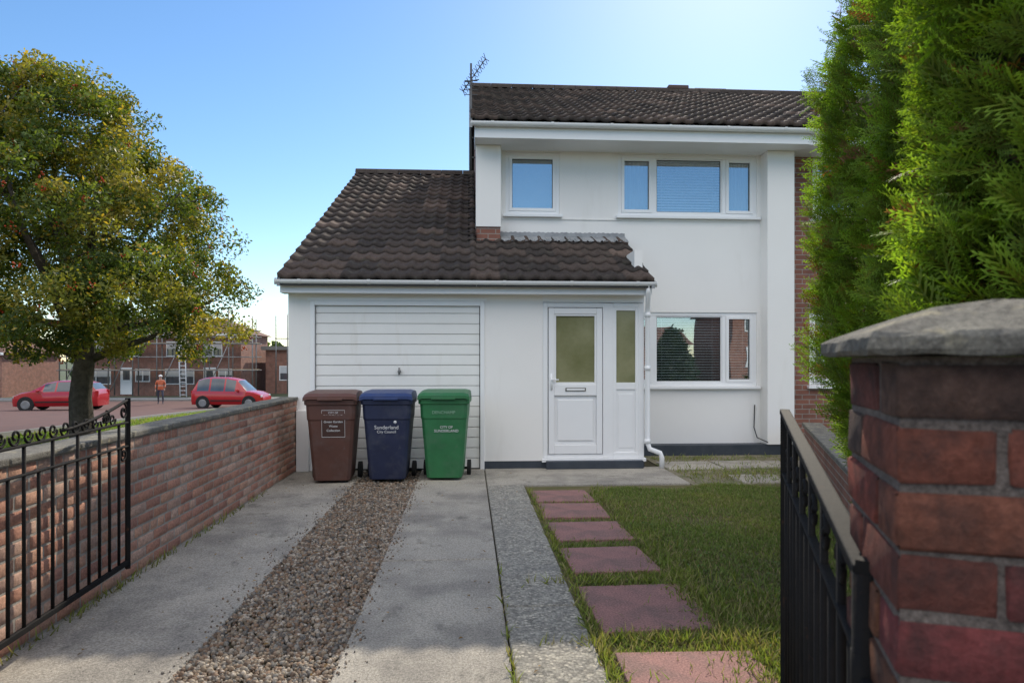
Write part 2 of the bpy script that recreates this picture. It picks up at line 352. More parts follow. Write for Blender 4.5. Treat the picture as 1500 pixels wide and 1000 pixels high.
# ---------------------------------------------------------------- boundary wall
w=root('brick_wall')
sp=[];pal=[(.45,.235,.165),(.50,.29,.205),(.42,.215,.155),(.47,.31,.24),(.39,.20,.15),(.50,.32,.245),(.45,.23,.165)]
for r in range(12):
    y=2.9-(.1125 if r%2 else 0); z=.03+r*.075+.0325
    if r%4==3:
        yy_=2.85
        while yy_<8.85:
            c=random.choice(pal); f=random.uniform(.82,1.1)
            sp.append((-2.295,yy_+.051,z,.19,.1025,.065,tuple(a*f for a in c))); yy_+=.1125
    else:
        while y<8.85:
            l=min(.215,8.88-y); c=random.choice(pal); f=random.uniform(.8,1.1)
            if l>.03: sp.append((-2.295+random.uniform(-.002,.002),y+l/2,z,.19,l,.065,tuple(a*f for a in c)))
            y+=.225
bricks('bricks',sp,BRICKA,w)
boxes('mortar_core',[(-2.387,-2.203,2.8,8.895,-.3,.925)],MORT,w)
L=[];y=2.8
while y<8.85:
    dz=random.uniform(-.003,.003); L.append((-2.41+random.uniform(-.004,.004),-2.182+random.uniform(-.004,.004),y,min(y+.59,8.89),.926,.966+dz)); y+=.6
boxes('coping',L,COPE,w,bevel=.010)
def pillar(loc,rz,h,name):
    p=root(name,loc,rz); sp=[]
    pal=[(.25,.09,.065),(.29,.115,.08),(.18,.075,.062),(.27,.10,.07),(.21,.115,.10)]
    n=int(h/.0755); a=.215; b=.1025; s=.3275; off=h-n*.0755
    for r in range(n):
        z=off+r*.0755+.033
        c=lambda:tuple(v*random.uniform(.8,1.12) for v in random.choice(pal))
        for x,y,lx,ly in [(0,0,a,b),(a+.01,0,b,a),(b+.01,a+.01,a,b),(0,b+.01,b,a)]:
            X,Y=(x,y) if r%2==0 else (s-x-lx,y)
            q=random.uniform(-.0015,.0015)
            sp.append((X+lx/2+q,Y+ly/2+q,z,lx,ly,.066,c()))
    bricks('bricks',sp,BRICKP,p,.004,.0024)
    boxes('mortar_core',[(.0042,s-.0042,.0042,s-.0042,-.2,h-.002)],MORTD,p)
    o=.036; t=h+.026; u=h+.072; V=[];F=[]
    m=18
    def ringp(e,z,k):
        L=[]
        for side in range(4):
            for i in range(k):
                f=i/k
                L.append([(-e+(s+2*e)*f,-e,z),(s+e,-e+(s+2*e)*f,z),(s+e-(s+2*e)*f,s+e,z),(-e,s+e-(s+2*e)*f,z)][side])
        return L
    R8=((o-.004,h),(o,h+.006),(o,t-.006),(o-.008,t),(o-.05,t+.35*(u-t)),(-.06,t+.72*(u-t)),(-.115,u-.004),(-.14,u))
    for e,z in R8:
        V+=[(x+random.uniform(-.0017,.0017),y+random.uniform(-.0017,.0017),zz+random.uniform(-.0015,.0015)) for x,y,zz in ringp(e,z,m)]
    k=4*m
    for r in range(len(R8)-1):
        for i in range(k): F.append((r*k+i,r*k+(i+1)%k,(r+1)*k+(i+1)%k,(r+1)*k+i))
    F.append(tuple(range(k))[::-1]); F.append(tuple(range((len(R8)-1)*k,len(R8)*k)))
    obj('coping_stone',V,F,COPE,p)
    return p
pillar((.50,.77,0),math.radians(-21),1.437,'brick_gate_pillar')
pillar((-2.50,2.42,0),math.radians(-21),1.437,'brick_gate_pillar')
w=root('brick_wall',(.81,.655,0),math.radians(-35))
sp=[]
for r in range(12):
    x=.02-(.11 if r%2 else 0)
    while x<3.4:
        f=random.uniform(.75,1.1); sp.append((x+.107,.11,.04+r*.075,.215,.22,.065,tuple(v*f for v in (.22,.08,.055)))); x+=.225
bricks('bricks',sp,BRICKA,w); boxes('mortar_core',[(.03,3.5,.006,.214,-.2,.905)],MORTD,w); boxes('coping',[(.06,3.5,-.03,.25,.906,.965)],COPE,w,bevel=.01)
w=root('brick_wall',(2.95,4.7,0),math.atan2(5.0,2.05))
boxes('wall_body',[(0,5.35,-.1,.1,-.2,.48)],BRW,w); boxes('coping',[(0,5.35,-.13,.13,.481,.53)],COPE,w,bevel=.01)
# ---------------------------------------------------------------- gates
def scroll(c,d,r0,turns=1.4,start=0,sgn=1,n=22):
    pts=[]
    for i in range(n):
        t=i/(n-1); a=start+sgn*t*turns*2*math.pi; r=r0*(1-.8*t)
        pts.append((c[0]+d[0]*r*math.cos(a),c[1]+d[1]*r*math.cos(a),c[2]+r*math.sin(a)))
    return pts
def gate(h,f,z_h,z_f,name,rail,post_h):
    g=root(name,(h[0],h[1],0)); vx,vy=f[0]-h[0],f[1]-h[1]; L=math.hypot(vx,vy); d=(vx/L,vy/L)
    P=lambda s,z:(d[0]*s,d[1]*s,z)
    def rb(s0,z0,s1,z1,w_,t,nm):
        n=(-d[1]*w_/2,d[0]*w_/2); V=[]
        for s,z in((s0,z0),(s1,z1)):
            for sg in(-1,1):
                for zz in(-t/2,t/2): V.append((d[0]*s+n[0]*sg,d[1]*s+n[1]*sg,z+zz))
        fixn(obj(nm,V,[(0,1,3,2),(4,6,7,5),(0,4,5,1),(2,3,7,6),(0,2,6,4),(1,5,7,3)],IRON,g,bevel=.004))
    rb(0,z_h,L,z_f,rail,rail*.6,'top_rail'); rb(0,z_h-.13,L,z_h-.13,.022,.012,'upper_rail')
    rb(0,.19,L,.19,.022,.03,'bottom_rail')
    for s in(0,L):
        hh=post_h if s else z_h+.02
        tubes('stile',[([P(s,.15),P(s,hh)],.017)],IRON,g,4,False)
    paths=[];n=int(L/.115)
    for i in range(1,n):
        s=L*i/n; paths.append(([P(s,.19),P(s,(z_h-.13) if i%2 else z_h+(z_f-z_h)*s/L)],.0085))
    tubes('bars',paths,IRON,g,6)
    return g,P,L,d
g,P_,L_,d_=gate((-2.02,2.80),(-2.10,4.35),1.035,1.05,'iron_gate',.022,1.20)
sc=[]
for s in np.arange(.2,L_-.3,.21):
    sc.append((scroll(P_(s,1.085),d_,.045,1.3,3.1),.006)); sc.append((scroll(P_(s+.1,1.085),d_,.04,1.3,0,-1),.006))
sc.append(([P_(L_-.75+.75*t,1.075+.115*t**1.6) for t in np.linspace(0,1,14)],.009))
sc.append((scroll(P_(L_-.06,.86),d_,.05,1.4,1.5),.007)); sc.append((scroll(P_(L_-.06,1.12),d_,.05,1.3,1.5,-1),.007))
sc.append((scroll(P_(L_-.28,1.10),d_,.04,1.3,1.5,-1),.007))
tubes('scrollwork',sc,IRON,g,6)
g,P_,L_,d_=gate((.56,.93),(1.20,2.53),1.13,1.235,'iron_gate',.036,1.245)
tubes('hinges',[([P_(-.09,.98),P_(.0,.98)],.013),([P_(0,.94),P_(0,1.02)],.022),([P_(-.09,.3),P_(0,.3)],.013),([P_(0,.15),P_(0,1.13)],.02)],IRON,g,8)
tubes('scrollwork',[(scroll(P_(s,1.07),d_,.045,1.3,0,1),.006) for s in np.arange(.25,L_-.1,.22)],IRON,g,6)
# ---------------------------------------------------------------- roofs
def tile_roof(name,x0,x1,ye,ze,yr,zr,parent,pitch=.2,course=.33,res=8):
    Ls=math.hypot(yr-ye,zr-ze); dyv=(yr-ye)/Ls; dz=(zr-ze)/Ls; nz=abs(dyv)
    nyv=-dz if dyv>0 else dz
    nc=max(1,round(Ls/course)); cl=Ls/nc
    xs=np.linspace(x0,x1,int(round((x1-x0)/pitch*res))+1)
    ph=(xs/pitch)%1
    prof=np.where(ph<.5,np.sin(np.clip(ph/.5,0,1)*np.pi)**.8*.030,.004*np.cos((ph-.5)/.5*2*np.pi))
    tilei=np.floor(xs/pitch/2)
    V=[];F=[];C=[];n=len(xs)
    for c in range(nc):
        tid=(tilei*131+c*977).astype(int)
        rnd=np.array([random.Random(int(t)).random() for t in tid]); lift=(rnd-.5)*.009
        ca=np.array([.055,.047,.043]); cb=np.array([.098,.072,.059])
        base=len(V)
        rows=[(c*cl-.012,-.005),(c*cl-.012,.040),(c*cl+cl*.5,.024),((c+1)*cl+.02,.006)]
        cc=ca[None]+(cb-ca)[None]*(rnd[:,None]**1.8); cc=cc*(.8+.35*rnd[:,None])
        cc=np.where((rnd[:,None]>.93),cc*1.35,cc)
        for s,h in rows:
            hh=h+prof+lift if h>0 else h+prof*.6
            for i in range(n):
                V.append((xs[i],ye+dyv*s+nyv*hh[i],ze+dz*s+nz*hh[i]))
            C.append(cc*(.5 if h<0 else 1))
        for r in range(3):
            a=base+r*n
            for i in range(n-1): F.append((a+i,a+i+1,a+n+i+1,a+n+i))
    return npmesh(name,V,F,TILE,parent,np.concatenate(C))
def ridge(name,x0,x1,y,z,parent,r=.12,l=.45):
    V=[];F=[];C=[];x=x0
    while x<x1:
        xe=min(x+l,x1); b=len(V); f=random.uniform(.8,1.2)
        for xx in(x,xe-.006):
            for k in range(9):
                a=math.pi*k/8; V.append((xx,y-r*math.cos(a),z-.05+r*math.sin(a))); C.append((.07*f,.057*f,.05*f))
        for k in range(8): F.append((b+k,b+k+1,b+10+k,b+9+k))
        x=xe
    npmesh(name,V,F,TILE,parent,np.array(C))
h=root('white_rendered_house')
sl=.487; ZE=2.45; YE=8.6
zr=ZE+sl*(14.6-YE)
tile_roof('garage_roof',-2.36,.10,YE,ZE,14.6,zr,h)
tile_roof('porch_roof',.10,2.36,YE,ZE,YE+1.72,ZE+sl*1.72,h)
tile_roof('garage_roof_rear',-2.36,.10,20.6,ZE,14.6,zr,h)
ridge('garage_ridge',-2.38,.1,14.6,zr+.04,h)
prism('roof_underside',[(YE+.02,ZE-.02),(14.6,zr-.02),(20.5,ZE-.02),(20.5,ZE-.08),(14.6,zr-.10),(YE+.02,ZE-.09)],-2.33,.09,DARK,h)
prism('porch_underside',[(YE+.02,ZE-.02),(10.28,ZE+sl*1.68-.02),(10.28,ZE+sl*1.68-.10),(YE+.02,ZE-.09)],.095,2.33,DARK,h)
prism('verge_left',[(YE,ZE-.10),(YE,ZE+.0),(14.6,zr+.0),(14.6,zr-.12)],-2.375,-2.335,LEAD,h)
prism('verge_right',[(YE,ZE-.10),(YE,ZE+.0),(10.28,ZE+sl*1.68),(10.28,ZE+sl*1.68-.12)],2.335,2.375,LEAD,h)
wall_open('garage_front_wall',-2.31,.965,.12,2.30,8.9,9.1,[(-2.03,.20,0,2.20)],WHITE,h)
boxes('garage_front_plinth',[(-2.31,-2.03,8.905,9.1,-.4,.12),(.20,.965,8.905,9.1,-.4,.12)],PLINTH,h)
boxes('garage_pier',[(-2.19,-2.03,8.80,8.897,.02,.80)],WHITE,h,bevel=.01)
prism('garage_side_wall',[(9.1,-.5),(9.1,2.42),(14.6,zr-.1),(20.4,2.42),(20.4,-.5)],-2.31,-2.11,WHITE,h)
boxes('garage_door_frame',[(-2.03,-1.975,8.88,9.0,0,2.20),(.145,.20,8.88,9.0,0,2.20),(-1.975,.145,8.88,9.0,2.14,2.20)],UPVC,h,bevel=.005)
boxes('garage_lintel_board',[(-2.06,.23,8.875,8.898,2.20,2.235)],UPVC,h)
L=[]; z=.03
while z<2.13:
    L.append((-1.965,.135,8.925,8.96,z,min(z+.119,2.135))); L.append((-1.965,.135,8.932,8.958,z+.120,min(z+.130,2.136))); z+=.1345
L=[b for b in L if b[5]>b[4]]
boxes('garage_door',L,DOORW,h,bevel=.004)
boxes('garage_door_back',[(-1.97,.14,8.965,9.02,0,2.14)],DARK,h)
tubes('garage_door_handle',[([(-.90,8.93,1.29),(-.90,8.89,1.29)],.022),([(-.90,8.885,1.25),(-.90,8.885,1.34)],.013)],STEEL,h)
boxes('porch_plinth',[(.965,2.31,8.885,9.1,-.1,.10)],PLINTH,h)
boxes('porch_step',[(1.0,2.28,8.80,8.884,.02,.125)],PLINTH,h,bevel=.01)
boxes('porch_side_wall',[(2.20,2.31,8.98,10.3,.10,2.9)],WHITE,h)
boxes('porch_header',[(.965,2.31,8.895,9.05,2.195,2.32)],UPVC,h)
fz0,fz1=.15,2.19
boxes('porch_frame',[(.967,1.03,8.90,8.98,fz0,fz1),(2.235,2.31,8.90,8.978,fz0,fz1),(1.76,1.90,8.90,8.98,fz0+.002,fz1-.002),(1.03,1.76,8.902,8.98,2.13,fz1),(1.90,2.235,8.902,8.98,2.13,fz1),(1.03,1.76,8.90,8.98,fz0,.20),(1.90,2.235,8.90,8.98,fz0,.22),(.95,2.33,8.86,9.0,.102,.149)],UPVC,h,bevel=.006)
boxes('front_door',[(1.04,1.115,8.885,8.95,.205,2.12),(1.675,1.75,8.885,8.95,.205,2.12),(1.115,1.675,8.888,8.95,2.04,2.12),(1.115,1.675,8.888,8.95,.97,1.12),(1.115,1.675,8.888,8.95,.205,.33),(1.115,1.675,8.918,8.95,.33,.97),(1.16,1.63,8.900,8.916,.38,.92)],UPVC,h,bevel=.008)
boxes('door_glass_bead',[(1.115,1.14,8.90,8.94,1.12,2.04),(1.65,1.675,8.90,8.94,1.12,2.04),(1.14,1.65,8.90,8.94,2.015,2.04),(1.14,1.65,8.90,8.94,1.12,1.145)],UPVC,h,bevel=.004)
boxes('door_glass',[(1.14,1.65,8.925,8.935,1.145,2.015)],FROST,h)
boxes('letterbox',[(1.26,1.53,8.878,8.887,1.03,1.075)],M('gold_grey',(.20,.19,.16),None,5,.3,metal=.6),h,bevel=.003)
boxes('letterbox_flap',[(1.275,1.515,8.874,8.8778,1.04,1.065)],UPVC,h)
tubes('door_handle',[([(1.075,8.88,1.05),(1.075,8.88,1.25)],.014),([(1.075,8.855,1.18),(1.17,8.855,1.18)],.009),([(1.075,8.885,1.18),(1.075,8.855,1.18)],.009)],UPVC,h)
boxes('sidelight',[(1.90,1.94,8.905,8.95,.22,2.13),(2.195,2.235,8.905,8.95,.22,2.13),(1.94,2.195,8.907,8.95,2.09,2.13),(1.94,2.195,8.907,8.95,1.05,1.14),(1.94,2.195,8.92,8.95,.22,1.05),(1.97,2.165,8.914,8.919,.28,.99)],UPVC,h,bevel=.004)
boxes('sidelight_glass',[(1.94,2.195,8.925,8.935,1.14,2.09)],FROST,h)
boxes('porch_inner',[(.98,2.2,9.3,9.32,0,2.3)],DARK,h)
boxes('lower_fascia',[(-2.36,2.36,8.70,8.72,2.28,2.44),(-2.36,-2.31,8.72,8.9,2.28,2.40)],UPVC,h,bevel=.003)
boxes('lower_soffit',[(-2.33,2.34,8.72,8.905,2.285,2.30)],UPVC,h)
def gutter(name,x0,x1,y,z,parent,r=.055):
    V=[];F=[];n=9
    for x in(x0,x1):
        for rr in(r,r-.005):
            for k in range(n):
                a=math.pi+math.pi*k/(n-1); V.append((x,y+rr*math.cos(a),z+rr*math.sin(a)))
    for k in range(n-1):
        F.append((k,k+1,2*n+k+1,2*n+k)); F.append((n+k,3*n+k,3*n+k+1,n+k+1))
        F.append((k,n+k,n+k+1,k+1)); F.append((2*n+k,2*n+k+1,3*n+k+1,3*n+k))
    F.append((0,2*n,3*n,n)); F.append((n-1,2*n-1,4*n-1,3*n-1))
    obj(name,V,F,UPVC,parent,smooth=False)
    L=[]; x=x0+.3
    while x<x1: L.append(x); x+=.85
    for x in(x0-.003,x1+.003): tubes('gutter_stop',[([(x-.004,y,z-.02),(x+.004,y,z-.02)],.045)],UPVC,parent,12)
    V=[];F=[]
    for x in L:
        b=len(V)
        for xx in(x-.02,x+.02):
            for k in range(n):
                a=math.pi+math.pi*k/(n-1); V.append((xx,y+(r+.006)*math.cos(a),z+.004+(r+.006)*math.sin(a)))
        for k in range(n-1): F.append((b+k,b+k+1,b+n+k+1,b+n+k))
    obj('gutter_brackets',V,F,UPVC,parent)
gutter('lower_gutter',-2.40,2.40,8.642,2.435,h)
tubes('downpipe',[([(2.30,8.65,2.40),(2.30,8.65,2.30),(2.34,8.82,2.16),(2.345,8.86,2.05),(2.345,8.86,.36),(2.37,8.84,.27),(2.50,8.80,.22),(2.52,8.80,.16),(2.52,8.80,.02)],.033)],UPVC,h,10)
tubes('downpipe_collars',[([(2.345,8.86,z),(2.345,8.86,z+.06)],.04) for z in(.34,1.3,2.0)],UPVC,h,10)
YM=10.3
ops=[(.55,1.37,3.64,4.585),(2.27,4.44,3.64,4.585)]
wall_open('front_wall_upper',.30,4.50,2.6,4.62,YM,YM+.25,ops,WHITE,h)
wall_open('front_wall_lower',2.312,4.50,.16,2.6,YM,YM+.25,[(2.312,4.44,1.04,2.17)],WHITE,h)
boxes('front_plinth',[(2.312,4.93,10.07,10.5,-.3,.16)],PLINTH,h)
boxes('pier_left',[(.10,.47,10.05,10.297,3.40,4.60)],WHITE,h,bevel=.005)
boxes('pier_left_brick',[(.11,.46,10.07,10.297,2.9,3.398)],BRW,h)
boxes('pier_left_side',[(.10,.30,10.3,10.55,3.0,4.62)],BRW,h)
boxes('pier_right',[(4.50,4.92,10.05,10.5,.161,4.60)],WHITE,h,bevel=.006)
prism('gable_wall',[(10.55,-.5),(10.55,4.7),(14.6,6.98),(18.9,4.7),(18.9,-.5)],.12,.34,BRW,h)
prism('party_wall',[(10.55,-.5),(10.55,4.7),(14.6,6.95),(18.9,4.7),(18.9,-.5)],4.72,4.90,BRW,h)
boxes('rear_wall',[(-2.3,4.9,18.9,19.1,-.5,2.6),(.13,4.9,18.902,19.1,2.6,4.7)],BRW,h)
boxes('room_floor',[(.35,4.7,10.56,18.8,2.45,2.55),(.35,4.7,10.56,18.8,4.62,4.66),(.35,4.7,13,13.1,0,4.6)],DARK,h)
boxes('room_partition',[(1.8,1.85,10.56,13,2.56,4.6)],DARK,h)
boxes('render_band',[(.475,4.495,10.285,10.299,3.565,3.585)],WHITE,h)
ZM=4.83; YEM=9.62
tile_roof('main_roof',.02,5.0,YEM,ZM,14.6,7.24,h)
tile_roof('main_roof_rear',.02,5.0,19.6,ZM,14.6,7.24,h)
ridge('main_ridge',.02,5.0,14.6,7.28,h)
prism('main_roof_underside',[(YEM+.03,ZM-.02),(14.6,7.2),(19.5,ZM-.02),(19.5,ZM-.08),(14.6,7.12),(YEM+.03,ZM-.08)],.05,4.99,DARK,h)
prism('bargeboard',[(YEM,ZM-.12),(YEM,ZM+.0),(14.6,7.24),(19.6,ZM),(19.6,ZM-.12),(14.6,7.08)],.0,.045,LEAD,h)
boxes('main_fascia',[(.08,4.99,9.72,9.742,4.60,4.80),(.08,.10,9.742,10.3,4.60,4.78)],UPVC,h,bevel=.003)
boxes('main_soffit',[(.10,4.99,9.744,10.30,4.602,4.62)],UPVC,h)
gutter('main_gutter',.03,4.99,9.66,4.80,h)
V=[];F=[];n=90
for i in range(n):
    x=.47+(2.0-.1)*i/(n-1)*1.0; j=.012*math.sin(i*1.9)+.008*math.sin(i*.7+1)
    V+=[(x,10.292,3.37+j*.4),(x,10.284,3.31),(x,10.08,3.225+abs(j)),(x,10.0-j*3,3.185+.02*(i%5==0))]
for i in range(n-1):
    for k in range(3): F.append((4*i+k,4*i+k+1,4*i+5+k,4*i+4+k))
obj('porch_flashing',V,F,LEAD,h)
V=[];F=[]
for i in range(24):
    y=10.05+i*.19; z=ZE+sl*(y-YE); V+=[(.118,y,z+.17),(.118,y+.19,z+.17),(.10,y,z+.05),(.10,y+.19,z+.05),(-.02,y,z+.06),(-.02,y+.19,z+.06)]
    b=6*i; F+=[(b,b+1,b+3,b+2),(b+2,b+3,b+5,b+4)]
obj('step_flashing',V,F,LEAD,h)
def window(x0,x1,z0,z1,divs,parent,glass,kinds,yf=YM):
    L=[];f=.055;ya,yb=yf+.02,yf+.09
    L+=[(x0,x0+f,ya,yb,z0,z1),(x1-f,x1,ya,yb,z0,z1),(x0+f,x1-f,ya,yb,z1-f,z1),(x0+f,x1-f,ya,yb,z0,z0+f)]
    xs=[x0+f]+[q for d in divs for q in(d-.03,d+.03)]+[x1-f]
    for d in divs: L.append((d-.03,d+.03,ya+.001,yb,z0+f,z1-f))
    boxes('window_frame',L,UPVC,parent,bevel=.004)
    L=[];s=.045
    for i in range(0,len(xs),2):
        a,b=xs[i],xs[i+1]; k=kinds[i//2]
        ss=s if k[0]=='c' else .018; yy0=ya-.012 if k[0]=='c' else ya+.012
        c0,c1,e0,e1=a+.001,b-.001,z0+f+.001,z1-f-.001
        L+=[(c0,c0+ss,yy0,yb-.01,e0,e1),(c1-ss,c1,yy0,yb-.01,e0,e1),(c0+ss,c1-ss,yy0,yb-.01,e1-ss,e1),(c0+ss,c1-ss,yy0,yb-.01,e0,e0+ss)]
        boxes('glazing_gasket',[(c0+ss-.001,c0+ss+.007,ya+.024,ya+.029,e0+ss,e1-ss),(c1-ss-.007,c1-ss+.001,ya+.024,ya+.029,e0+ss,e1-ss),(c0+ss+.007,c1-ss-.007,ya+.024,ya+.029,e1-ss-.007,e1-ss+.001),(c0+ss+.007,c1-ss-.007,ya+.024,ya+.029,e0+ss-.001,e0+ss+.007)],RUB,parent)
        boxes('window_glass',[(c0+ss,c1-ss,ya+.03,ya+.036,e0+ss,e1-ss)],glass,parent)
        if 'v' in k:
            tilt=.009 if 'o' in k else .017
            V=[];F=[];z=e0+.02
            while z<e1-.01:
                n=len(V); yb0=yf+.125
                V+=[(a-.02,yb0,z-tilt),(b+.02,yb0,z-tilt),(b+.02,yb0+.028,z+tilt),(a-.02,yb0+.028,z+tilt)]; F.append((n,n+1,n+2,n+3)); z+=.042
            obj('venetian_blind',V,F,BLIND,parent)
            tubes('blind_cords',[([(xx,yf+.12,e0),(xx,yf+.12,e1)],.003) for xx in(a+.12,b-.12)],BLIND,parent,4)
        if 'r' in k:
            boxes('roller_blind',[(a-.02,b+.02,yf+.12,yf+.125,z0,z1)],CURT,parent)
        if 'l' in k:
            n=60; V=[];F=[]
            for q in range(n):
                x=a-.02+(b-a+.04)*q/(n-1); y=yf+.13+.014*math.sin(q*.9)
                V+=[(x,y,z0),(x,y,z1)]
            for q in range(n-1): F.append((2*q,2*q+2,2*q+3,2*q+1))
            obj('curtain',V,F,CURT,parent,smooth=True)
    boxes('window_sash',L,UPVC,parent,bevel=.004)
    boxes('window_sill',[(x0-.04,x1+.04,yf-.07,yf+.03,z0-.045,z0-.002)],UPVC,parent,bevel=.006)
window(.55,1.37,3.64,4.585,[],h,GLASSU,['cr'])
window(2.27,4.44,3.64,4.585,[2.83,3.93],h,GLASSU,['cl','fv','cl'])
window(2.312,4.44,1.04,2.17,[2.83,3.93],h,GLASS,['cvo','fvo','cvo'])
a=root('tv_aerial')
mx,my=.03,10.35
pa=[([(mx,my,4.3),(mx,my,5.92)],.018),([(mx-.12,my,5.50),(mx+.22,my+.05,6.02)],.009),([(mx-.1,my-.05,5.62),(mx+.12,my-.05,5.66)],.008)]
for i in range(9):
    t=i/8; c=Vector((mx-.12+.34*t,my+.05*t,5.50+.52*t)); pa.append(([c+Vector((-.03,-.14,.02)),c+Vector((.03,.14,-.02))],.005)); pa.append(([c+Vector((-.055,0,.035)),c+Vector((.055,0,-.035))],.005))
for i in range(4):
    z=5.45+i*.07; pa.append(([(mx-.1,my,z),(mx+.1,my,z)],.006))
pa+=[([(mx+.09,my,4.5),(mx,my,4.5)],.012),([(mx+.09,my,4.8),(mx,my,4.8)],.012)]
tubes('mast_and_elements',pa,M('aerial_metal',(.12,.12,.12),None,5,.5,metal=.5),a,6)
tubes('wall_cable',[([(4.4,10.28,.75),(4.38,10.26,.4),(4.42,10.24,.25),(4.5,10.04,.2)],.008)],DARK,h,6)
# ---------------------------------------------------------------- neighbour (attached)
nb=root('brick_house')
wall_open('front_wall',4.925,12,-.3,4.65,10.34,10.55,[(5.30,7.4,1.04,2.17),(5.35,7.4,3.64,4.585)],BRW,nb)
window(5.30,7.4,1.04,2.17,[6.0],nb,GLASS,['cl','fl'],10.34)
window(5.35,7.4,3.64,4.585,[6.0],nb,GLASS,['cl','fl'],10.34)
tile_roof('roof',5.0,12,YEM,ZM,14.6,7.24,nb); tile_roof('roof_rear',5.0,12,19.6,ZM,14.6,7.24,nb,res=4)
ridge('ridge',5.0,12,14.6,7.28,nb)
boxes('fascia',[(4.992,12,9.74,9.76,4.60,4.80)],UPVC,nb); boxes('soffit',[(4.992,12,9.762,10.34,4.602,4.62)],UPVC,nb); gutter('gutter',5.01,12,9.68,4.80,nb)
prism('end_wall',[(10.55,-.5),(10.55,4.7),(14.6,6.98),(18.9,4.7),(18.9,-.5)],11.8,12,BRW,nb)
boxes('rear_wall',[(4.95,12,18.9,19.1,-.5,4.7)],BRW,nb); boxes('floor',[(5,11.8,10.6,18.8,2.4,2.5),(5,11.8,13,13.1,0,4.6)],DARK,nb)
boxes('chimney_stack',[(5.05,5.65,14.9,15.5,6.6,7.42)],BRW,nb); boxes('chimney_cap',[(5.0,5.7,14.85,15.55,7.42,7.47)],COPE,nb); boxes('chimney_vent',[(4.3,4.75,14.5,14.7,7.3,7.39)],M('vent_tile',(.1,.06,.05)),nb,bevel=.02)
# ---------------------------------------------------------------- wheelie bins
def text(s,size,loc,mat,parent,tilt,align='CENTER'):
    c=D.curves.new(s.lower().replace(' ','_'),'FONT'); c.body=s; c.size=size; c.align_x=align; c.extrude=.0008; c.materials.append(mat)
    o=D.objects.new('lettering',c); col.objects.link(o); o.parent=parent; o.location=loc; o.rotation_euler=(math.radians(90)+tilt,0,0); return o
LET=M('label_white',(.8,.8,.8),None,5,.6)
def bin_(x,y,rz,cbody,clid,nm='wheelie_bin'):
    b=root(nm,(x,y,.022),rz); mb=M('bin_plastic',cbody,tuple(v*.75 for v in cbody),5,.55,60,.2,.002,c3=tuple(v*.6+.05 for v in cbody),s3=4,f3=(.5,.8),c4=tuple(v*.5+.06 for v in cbody),s4=11,f4=(.6,.7)); ml=M('bin_lid_plastic',clid,tuple(v*.85 for v in clid),5,.45,50,.2,.002,c3=tuple(v*.6+.05 for v in clid),s3=6,f3=(.52,.8))
    lv=[(.03,.205,-.225,.20),(.10,.215,-.232,.25),(.72,.262,-.285,.30),(.74,.270,-.295,.30),(.90,.278,-.302,.305),(.905,.295,-.318,.318),(.955,.298,-.320,.322)]
    V=[];F=[]
    for z,hw,y0,y1 in lv:
        c=.035
        V+=[(-hw+c,y0,z),(hw-c,y0,z),(hw,y0+c,z),(hw,y1-c,z),(hw-c,y1,z),(-hw+c,y1,z),(-hw,y1-c,z),(-hw,y0+c,z)]
    for i in range(len(lv)-1):
        for k in range(8): F.append((8*i+k,8*i+(k+1)%8,8*i+8+(k+1)%8,8*i+8+k))
    F.append(tuple(range(7,-1,-1))); F.append(tuple(range(8*(len(lv)-1),8*len(lv))))
    obj('body',V,F,mb,b,bevel=.006)
    V=[];F=[]
    prof=[(-.345,.955,.30),(-.345,.99,.30),(-.30,1.022,.288),(-.1,1.045,.28),(.15,1.05,.28),(.30,1.035,.285),(.345,.995,.29)]
    for y0,z,hw in prof: V+=[(-hw,y0,z),(-hw+.05,y0,z+.012),(hw-.05,y0,z+.012),(hw,y0,z)]
    n=len(prof)
    for i in range(n-1):
        for k in range(3): F.append((4*i+k,4*i+k+1,4*i+5+k,4*i+4+k))
    m=len(V)
    for i in range(n): V+=[(-prof[i][2]-.003,prof[i][0],.952),(prof[i][2]+.003,prof[i][0],.952)]
    for i in range(n-1):
        F.append((4*i,4*i+4,m+2*i+2,m+2*i)); F.append((4*i+3,m+2*i+1,m+2*i+3,4*i+7))
    F.append((0,m,m+1,3)); F.append((4*n-4,4*n-1,m+2*n-1,m+2*n-2))
    obj('lid',V,F,ml,b,bevel=.004)
    tubes('handle',[([(-.24,.36,.985),(.24,.36,.985)],.017),([(-.24,.31,.955),(-.24,.37,.985)],.018),([(.24,.31,.955),(.24,.37,.985)],.018),([(0,.31,.955),(0,.37,.985)],.016)],mb,b,10)
    boxes('lid_lip',[(-.14,.14,-.362,-.344,.957,.985)],ml,b,bevel=.005)
    tubes('wheels',[([(s*.245,.26,.08),(s*.29,.26,.08)],.1) for s in(-1,1)]+[([(-.28,.26,.08),(.28,.26,.08)],.012)],RUB,b,20,False)
    return b
tl=math.atan(.053/.62)
def fy(z): return -.232-(z-.10)/.62*.053-.0025
b=bin_(-1.585,8.18,math.radians(2),(.12,.055,.042),(.14,.065,.05))
o=boxes('label',[(-.13,.13,-.001,.001,-.155,.155)],M('label_brown',(.07,.035,.028)),b); o.location=(.03,fy(.69),.69); o.rotation_euler=(tl,0,0)
for s,z,sz in(('CITY OF',.805,.030),('SUNDERLAND',.768,.034),('Green Garden',.70,.036),('Waste',.65,.036),('Collection',.60,.036)): text(s,sz,(.03,fy(z)-.003,z),LET,b,tl)
for dd in((-.13,.13,.152,.156),(-.13,.13,-.156,-.152),(-.13,-.127,-.155,.155),(.127,.13,-.155,.155)):
    o=boxes('label_border',[(dd[0],dd[1],-.003,-.001,dd[2],dd[3])],LET,b); o.location=(.03,fy(.69),.69); o.rotation_euler=(tl,0,0)
